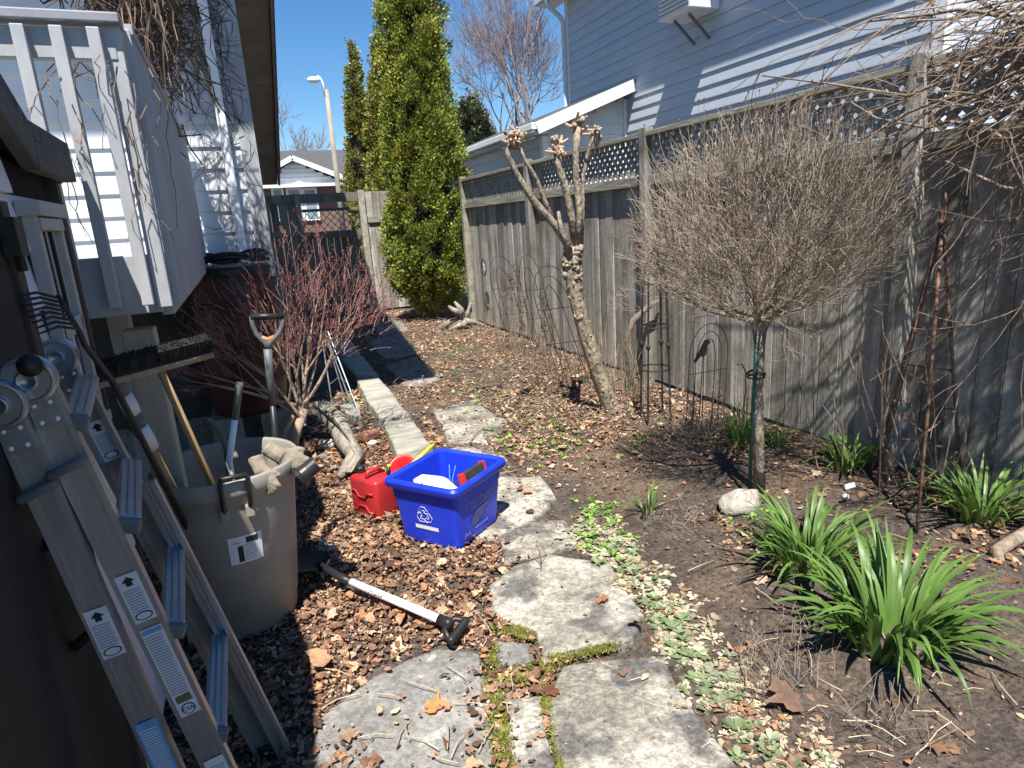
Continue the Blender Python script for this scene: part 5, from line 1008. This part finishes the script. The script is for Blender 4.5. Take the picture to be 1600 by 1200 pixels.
def leafset(x, y, z, size, tmpl, rg, tiltmax=.8, curl=.5, pal=PAL, dark=1.):
    n = len(x); k = len(tmpl); T = np.repeat(np.concatenate([tmpl, np.zeros((k, 1))], 1)[None], n, 0)
    T[:, :, 2] = curl*(rg.uniform(-1.1, 1.6, n)[:, None]*tmpl[None, :, 1]**2+rg.uniform(-.8, 1.2, n)[:, None]*tmpl[None, :, 0]**2)+rg.normal(size=(n, k))*.06*curl
    T[:, :, :2] *= 1+rg.normal(size=(n, k, 2))*.20; T *= size[:, None, None]
    Rm = rotmat(rg.uniform(0, 6.28, n), np.abs(rg.normal(size=n))*tiltmax*.5, rg.uniform(0, 6.28, n)); T = np.einsum('nij,nkj->nki', Rm, T)
    T += np.stack([x, y, z], -1)[:, None]
    low = T[:, :, 2].min(1)-(z-.006); T[:, :, 2] -= np.minimum(low, 0)[:, None]*.6
    tri = np.array([(0, i, i+1 if i+1 < k else 1) for i in range(1, k)]); F = (np.arange(n)[:, None, None]*k+tri[None]).reshape(-1, 3)
    col = 1.22*pal[rg.integers(0, len(pal), n)]*(1+rg.normal(size=(n, 1))*.2)*dark; col = np.repeat(np.clip(col, .01, .9), k, 0)*np.clip(1+rg.normal(size=(n*k, 1))*.20, .5, 1.6)
    return T.reshape(-1, 3), F, col
def scatter(n, x0, x1, y0, y1, dens, rg):
    x = rg.uniform(x0, x1, n); y = rg.uniform(y0, y1, n); keep = rg.random(n) < dens(x, y); return x[keep], y[keep]
def join(name, sets, m, **tags):
    V = []; F = []; C = []; o = 0
    for v, f, c in sets: V.append(v); F.append(f+o); C.append(c); o += len(v)
    return npmesh(name, np.concatenate(V), np.concatenate(F), m, None, np.concatenate(C), **tags)
rg = np.random.default_rng(99)
def densA(x, y):    # deep litter between the can, the bin and the kerb
    d = np.clip((1.02+.10*(y-2)-x)/.25, 0, 1)*np.clip((4.9-y)/.5, 0, 1); d = d*(.65+.5*vnoise(x, y, 3, 8))
    edge = .03+.60*np.clip((vnoise(x, y, 3.2, 9)-.52)*3, 0, 1)*np.clip((.75-x)/.5, .05, 1)*np.clip((y-1.35)/.5, .25, 1)
    return np.where(on_stone(x, y), d*edge*np.clip((.95-x)/.4, .03, 1), d)
def densB(x, y):    # thin litter over the far bed
    d = np.clip((x-1.05-.02*(y-4))/.3, 0, 1)*np.clip((y-3.0)/.9, 0, 1)*np.clip(.50+1.4*(vnoise(x, y, 2.0, 4)-.28), .2, 1); return np.where(on_stone(x, y), d*.16+.03, d)
def densC(x, y):    # scattered leaves on the dark soil
    d = (.05+.45*np.clip((vnoise(x, y, 2.6, 6)-.55)*3.2, 0, 1)+.40*np.clip((x-2.75)/.4, 0, 1))*np.clip((3.6-y)/.5, 0, 1)*np.clip((x-1.0)/.2, 0, 1); return np.where(on_stone(x, y), .03, d)
S = []
for tm_, n, s0, s1, a, c in ((MAPLE, 3600, .025, .062, .8, .8), (OVAL, 17000, .014, .040, .8, .8), (OVAL, 42000, .005, .020, .9, .8)):
    x, y = scatter(n, -.75, 1.35, .9, 4.9, densA, rg); zt_ = surf(x, y)+rg.uniform(.0, .035, len(x))*np.where(on_stone(x, y), .25, 1)+.004; S.append(leafset(x, y, zt_, rg.uniform(s0, s1, len(x)), tm_, rg, a, c))
join('leaf_litter', S, LEAF, label='deep brown dead leaf litter between the can and the bin', cat='leaf litter', kind='stuff')
S = []
PALB = np.concatenate([PAL, [lin(166, 124, 98), lin(186, 156, 128), lin(146, 108, 84), lin(196, 170, 142), lin(176, 150, 122)]])
for tm_, n, s0, s1 in ((MAPLE, 3200, .03, .062), (OVAL, 17000, .016, .042), (OVAL, 30000, .008, .024)):
    x, y = scatter(n, .7, 3.36, 3.0, 12.2, densB, rg); S.append(leafset(x, y, surf(x, y)+rg.uniform(.002, .03, len(x)), rg.uniform(s0, s1, len(x)), tm_, rg, .9, .7, PALB))
x, y = scatter(2500, -.4, 1.0, 4.4, 6.4, lambda x, y: np.full(len(x), .7), rg); S.append(leafset(x, y, surf(x, y)+.01, rg.uniform(.03, .07, len(x)), OVAL, rg, .8, .7, PALB))
join('bed_leaf_litter', S, LEAF, label='reddish brown leaf litter covering the far bed under the trees', cat='leaf litter', kind='stuff')
S = []
for tm_, n, s0, s1 in ((MAPLE, 1300, .03, .07), (OVAL, 4200, .018, .045), (OVAL, 12000, .006, .02)):
    x, y = scatter(n, .95, 3.38, .9, 3.6, densC, rg); S.append(leafset(x, y, surf(x, y)+rg.uniform(.002, .015, len(x)), rg.uniform(s0, s1, len(x)), tm_, rg, .7, .6, PAL))
join('scattered_leaves', S, LEAF, label='sparse dead leaves scattered on the dark soil bed', cat='leaf litter', kind='stuff')
# soil crumbs
n = 22000; x = rg.uniform(.9, 3.38, n); y = rg.uniform(.9, 5.2, n); k_ = (~on_stone(x, y)) | (rg.random(n) < .22); x, y = x[k_], y[k_]; n = len(x); s = rg.uniform(.002, .009, n)*np.where(rg.random(n) < .06, 1.8, 1)
tet = np.array([(1, 0, 0), (-.5, .87, 0), (-.5, -.87, 0), (.1, 0, .9)]); V = tet[None]*s[:, None, None]*(1+rg.normal(size=(n, 4, 3))*.2)
V = np.einsum('nij,nkj->nki', rotmat(rg.uniform(0, 6.28, n), rg.uniform(0, .6, n), rg.uniform(0, 6.28, n)), V)+np.stack([x, y, surf(x, y)-.002], -1)[:, None]
F = (np.arange(n)[:, None, None]*4+np.array([(0, 1, 3), (1, 2, 3), (2, 0, 3)])[None]).reshape(-1, 3); cc = np.array(lin(62, 52, 46))[None]*(1+rg.normal(size=(n, 1))*.35); cc = np.where(((rg.random(n) < .05) | on_stone(x, y))[:, None], np.array(lin(140, 122, 104))[None], cc)
npmesh('soil_crumbs', V.reshape(-1, 3), F, HERB, None, np.repeat(np.clip(cc, .01, .6), 4, 0), kind='stuff', label='loose dark soil crumbs over the bed', cat='soil')
# individual leaves that stand out
def one_leaf(px, py, s, colr, label, seed, z=.05):
    r_ = np.random.default_rng(seed); p = G(px, py, z); v, f, c = leafset(np.array([p.x]), np.array([p.y]), np.array([z]), np.array([s]), MAPLE, r_, .25, .5, np.array([colr])); npmesh('fallen_leaf', v, f, LEAF, None, c, label=label, cat='leaf')
one_leaf(677, 1105, .075, lin(205, 128, 78), 'orange dead leaf lying alone on the grey slab', 1, .024)
one_leaf(1228, 1090, .13, lin(104, 82, 68), 'large dark brown maple leaf on the soil beside the grey herb', 2, .025)
one_leaf(860, 1078, .06, lin(112, 66, 50), 'small red-brown curled leaf on the nearest flagstone', 3, .034)
one_leaf(500, 1030, .10, lin(160, 126, 96), 'big pale maple leaf on top of the litter by the shade edge', 4, .06)
# moss in the joints
def alongpx(pts, n, w_, rg):
    P = np.array([[*G(x, y)][:2] for x, y in pts]); L = np.r_[0, np.cumsum(np.linalg.norm(np.diff(P, axis=0), axis=1))]; t = rg.uniform(0, L[-1], n); return np.interp(t, L, P[:, 0])+rg.normal(size=n)*w_, np.interp(t, L, P[:, 1])+rg.normal(size=n)*w_
xs, ys = [], []
for pts, n, w_ in (([(765, 1015), (770, 1060), (778, 1120), (788, 1200), (800, 1290)], 5200, .017), ([(845, 1045), (850, 1090), (868, 1150), (890, 1250)], 3000, .011), ([(790, 1055), (845, 1060), (870, 1035), (960, 1015)], 3600, .014), ([(770, 985), (800, 990), (835, 1000)], 1500, .014), ([(800, 1065), (850, 1050)], 2200, .022)):
    a, b = alongpx(pts, n, w_, rg); xs.append(a); ys.append(b)
x, y = np.concatenate(xs), np.concatenate(ys); n = len(x); h_ = rg.uniform(.003, .010, n); z0 = np.where(on_stone(x, y), .018, .004+.018*vnoise(x, y, 20, 3))
d = rg.normal(size=(n, 2))*.006; s_ = rg.normal(size=(n, 2)); s_ /= np.linalg.norm(s_, axis=1)[:, None]; s_ *= .0035
V = np.stack([np.stack([x-s_[:, 0], y-s_[:, 1], z0], -1), np.stack([x+s_[:, 0], y+s_[:, 1], z0], -1), np.stack([x+d[:, 0], y+d[:, 1], z0+h_], -1)], 1).reshape(-1, 3)
npmesh('moss', V, np.arange(n*3).reshape(-1, 3), MOSS, None, np.repeat(1+rg.normal(size=(n, 1))*.35+np.zeros((1, 3)), 3, 0).clip(.3, 2.2), kind='stuff', label='yellow-green moss filling the joints between the flagstones', cat='moss')
# pale furry ground cover rosettes
def rosettes(name, label, pts, cols, rgs, lift=(.2, .9), lf=(6, 11)):
    V = []; F = []; C = []; o = 0
    for x, y, s in pts:
        m_ = rgs.integers(*lf); base = cols[rgs.integers(0, len(cols))]*(1+rgs.normal()*.15); zg = float(surf(np.array([x]), np.array([y]))[0])
        for k in range(m_):
            a = k*2.4+rgs.normal()*.3; e = rgs.uniform(*lift); L_ = s*rgs.uniform(.6, 1.1); wd = L_*rgs.uniform(.2, .3); d = np.array([np.cos(a)*np.cos(e), np.sin(a)*np.cos(e), np.sin(e)]); sd = np.array([-np.sin(a), np.cos(a), 0]); p = np.array([x, y, zg])
            q = [p, p+d*L_*.35+sd*wd*.8, p+d*L_*.7+sd*wd-np.array([0, 0, L_*.05]), p+d*L_-np.array([0, 0, L_*.22]), p+d*L_*.7-sd*wd-np.array([0, 0, L_*.05]), p+d*L_*.35-sd*wd*.8, p+d*L_*.55-np.array([0, 0, L_*.09])]
            V += q; F += [(o+0, o+1, o+6), (o+1, o+2, o+6), (o+2, o+3, o+6), (o+3, o+4, o+6), (o+4, o+5, o+6), (o+5, o+0, o+6)]; C += [np.clip(base*(1+rgs.normal()*.12), .01, .9)]*7; o += 7
    return npmesh(name, np.array(V), np.array(F), HERB, None, np.array(C), kind='stuff', label=label, cat='ground cover')
r3 = np.random.default_rng(17)
a, b = alongpx([(925, 815), (965, 860), (1000, 905), (1040, 960), (1085, 1030), (1120, 1085), (1175, 1140), (1250, 1200), (1320, 1240)], 130, .060, r3)
rosettes('ground_cover', 'pale green furry ground cover rosettes along the path edge', [(x, y, r3.uniform(.02, .05)) for x, y in zip(a, b)], [np.array(lin(140, 150, 114)), np.array(lin(120, 138, 96)), np.array(lin(154, 160, 132))], r3)
a, b = alongpx([(925, 815), (975, 870), (1030, 930), (1085, 1010), (1130, 1075), (1200, 1150), (1290, 1220)], 480, .075, r3)
rosettes('dry_ground_cover', 'withered cream leaves mixed into the ground cover strip', [(x, y, r3.uniform(.015, .042)) for x, y in zip(a, b)], [np.array(lin(190, 178, 150)), np.array(lin(168, 152, 124)), np.array(lin(204, 192, 164))], r3, (.0, .5), (4, 8))
far = []
for (px, py, sx, sy, n) in ((840, 685, 34, 16, 60), (745, 600, 10, 7, 16), (700, 570, 14, 16, 26), (800, 690, 30, 10, 24), (930, 800, 22, 14, 50), (945, 850, 22, 14, 30), (350 + 190, 625, 16, 12, 40), (1165, 800, 22, 10, 30), (735, 520, 26, 8, 40), (990, 690, 20, 10, 18), (870, 655, 50, 14, 50), (720, 545, 40, 14, 70), (790, 620, 50, 20, 60), (900, 690, 50, 14, 40), (690, 535, 20, 10, 30)):
    for i in range(n): p = G(px+r3.normal()*sx, py+r3.normal()*sy); far.append((p.x, p.y, r3.uniform(.015, .042)))
rosettes('green_weeds', 'small fresh green weeds sprouting in the leaf litter', far, [np.array(lin(120, 165, 70)), np.array(lin(150, 185, 90)), np.array(lin(105, 140, 60))], r3, (.3, 1.2), (5, 9))
# dried wiry herbs
random.seed(81); hm = MB()
for px, py, n, h_ in ((935, 765, 60, .10), (1215, 1040, 70, .13), (1250, 1000, 40, .12), (1390, 1135, 50, .10), (1065, 815, 70, .07), (1180, 1075, 40, .10), (850, 630, 60, .10), (780, 590, 50, .12), (700, 525, 70, .16), (660, 515, 60, .20), (760, 545, 60, .16)):
    c = G(px, py)
    for i in range(n):
        b_ = c+Vector((random.gauss(0, .05), random.gauss(0, .05), 0))*(1+c.y*.25); q = b_+Vector((random.gauss(0, .05), random.gauss(0, .05), U(.3, 1)*h_)); hm.tube([b_, b_.lerp(q, .5)+Vector((U(-.012, .012), U(-.012, .012), .01)), q], [.0013, .0011, .0007], 3, cap=False)
hm.build('dry_herbs', mat('grey_herb', (.17, .13, .10), (.32, .26, .20), scale=9, rough=.9), None, label='wiry dry herb tufts on the soil and bed', cat='dry herbs', kind='stuff')
# fallen twigs
tm2 = MB()
for i in range(110):
    px, py = (U(480, 820), U(700, 1190)) if i < 40 else (U(950, 1590), U(720, 1190)); p = G(px, py, .035 if i < 40 else .02); a = U(0, 6.28); L_ = U(.04, .16); d = Vector((math.cos(a), math.sin(a), U(-.1, .1))); tm2.tube([p, p+d*L_*.5+Vector((U(-.01, .01), U(-.01, .01), .006)), p+d*L_], [.002, .0018, .0012], 4)
tm2.build('fallen_twigs', mat('pale_twig', (.34, .26, .17), (.55, .45, .32), scale=9, rough=.85), None, label='thin pale twigs strewn over leaves and soil', cat='twigs', kind='stuff')
tl = thing('bent_wire', 'thin rusty bent wire lying on the flagstone behind the bin', 'wire', G(760, 690)); MB().tube([G(x, y, .03) for x, y in ((756, 668), (742, 680), (735, 690), (745, 698), (757, 702), (765, 692), (760, 684))], .004, 5).build('strand', RUST, tl)
ts = thing('dead_stalk', 'upright dry brown stalk in the joint above the pale flagstone', 'stalk', G(848, 905)); MB().tube([G(845, 905), G(846, 880, .05), G(843, 862, .10), G(838, 850, .14)], [.0035, .003, .002, .0012], 4).tube([G(846, 880, .05), G(855, 868, .1)], .0018, 4).tube([G(846, 885, .04), G(836, 874, .09)], .0018, 4).build('stem', RUST, ts)
print('objects', len(bpy.data.objects), 'tris', sum(sum(len(p.vertices)-2 for p in o.data.polygons) for o in bpy.data.objects if o.type == 'MESH'))
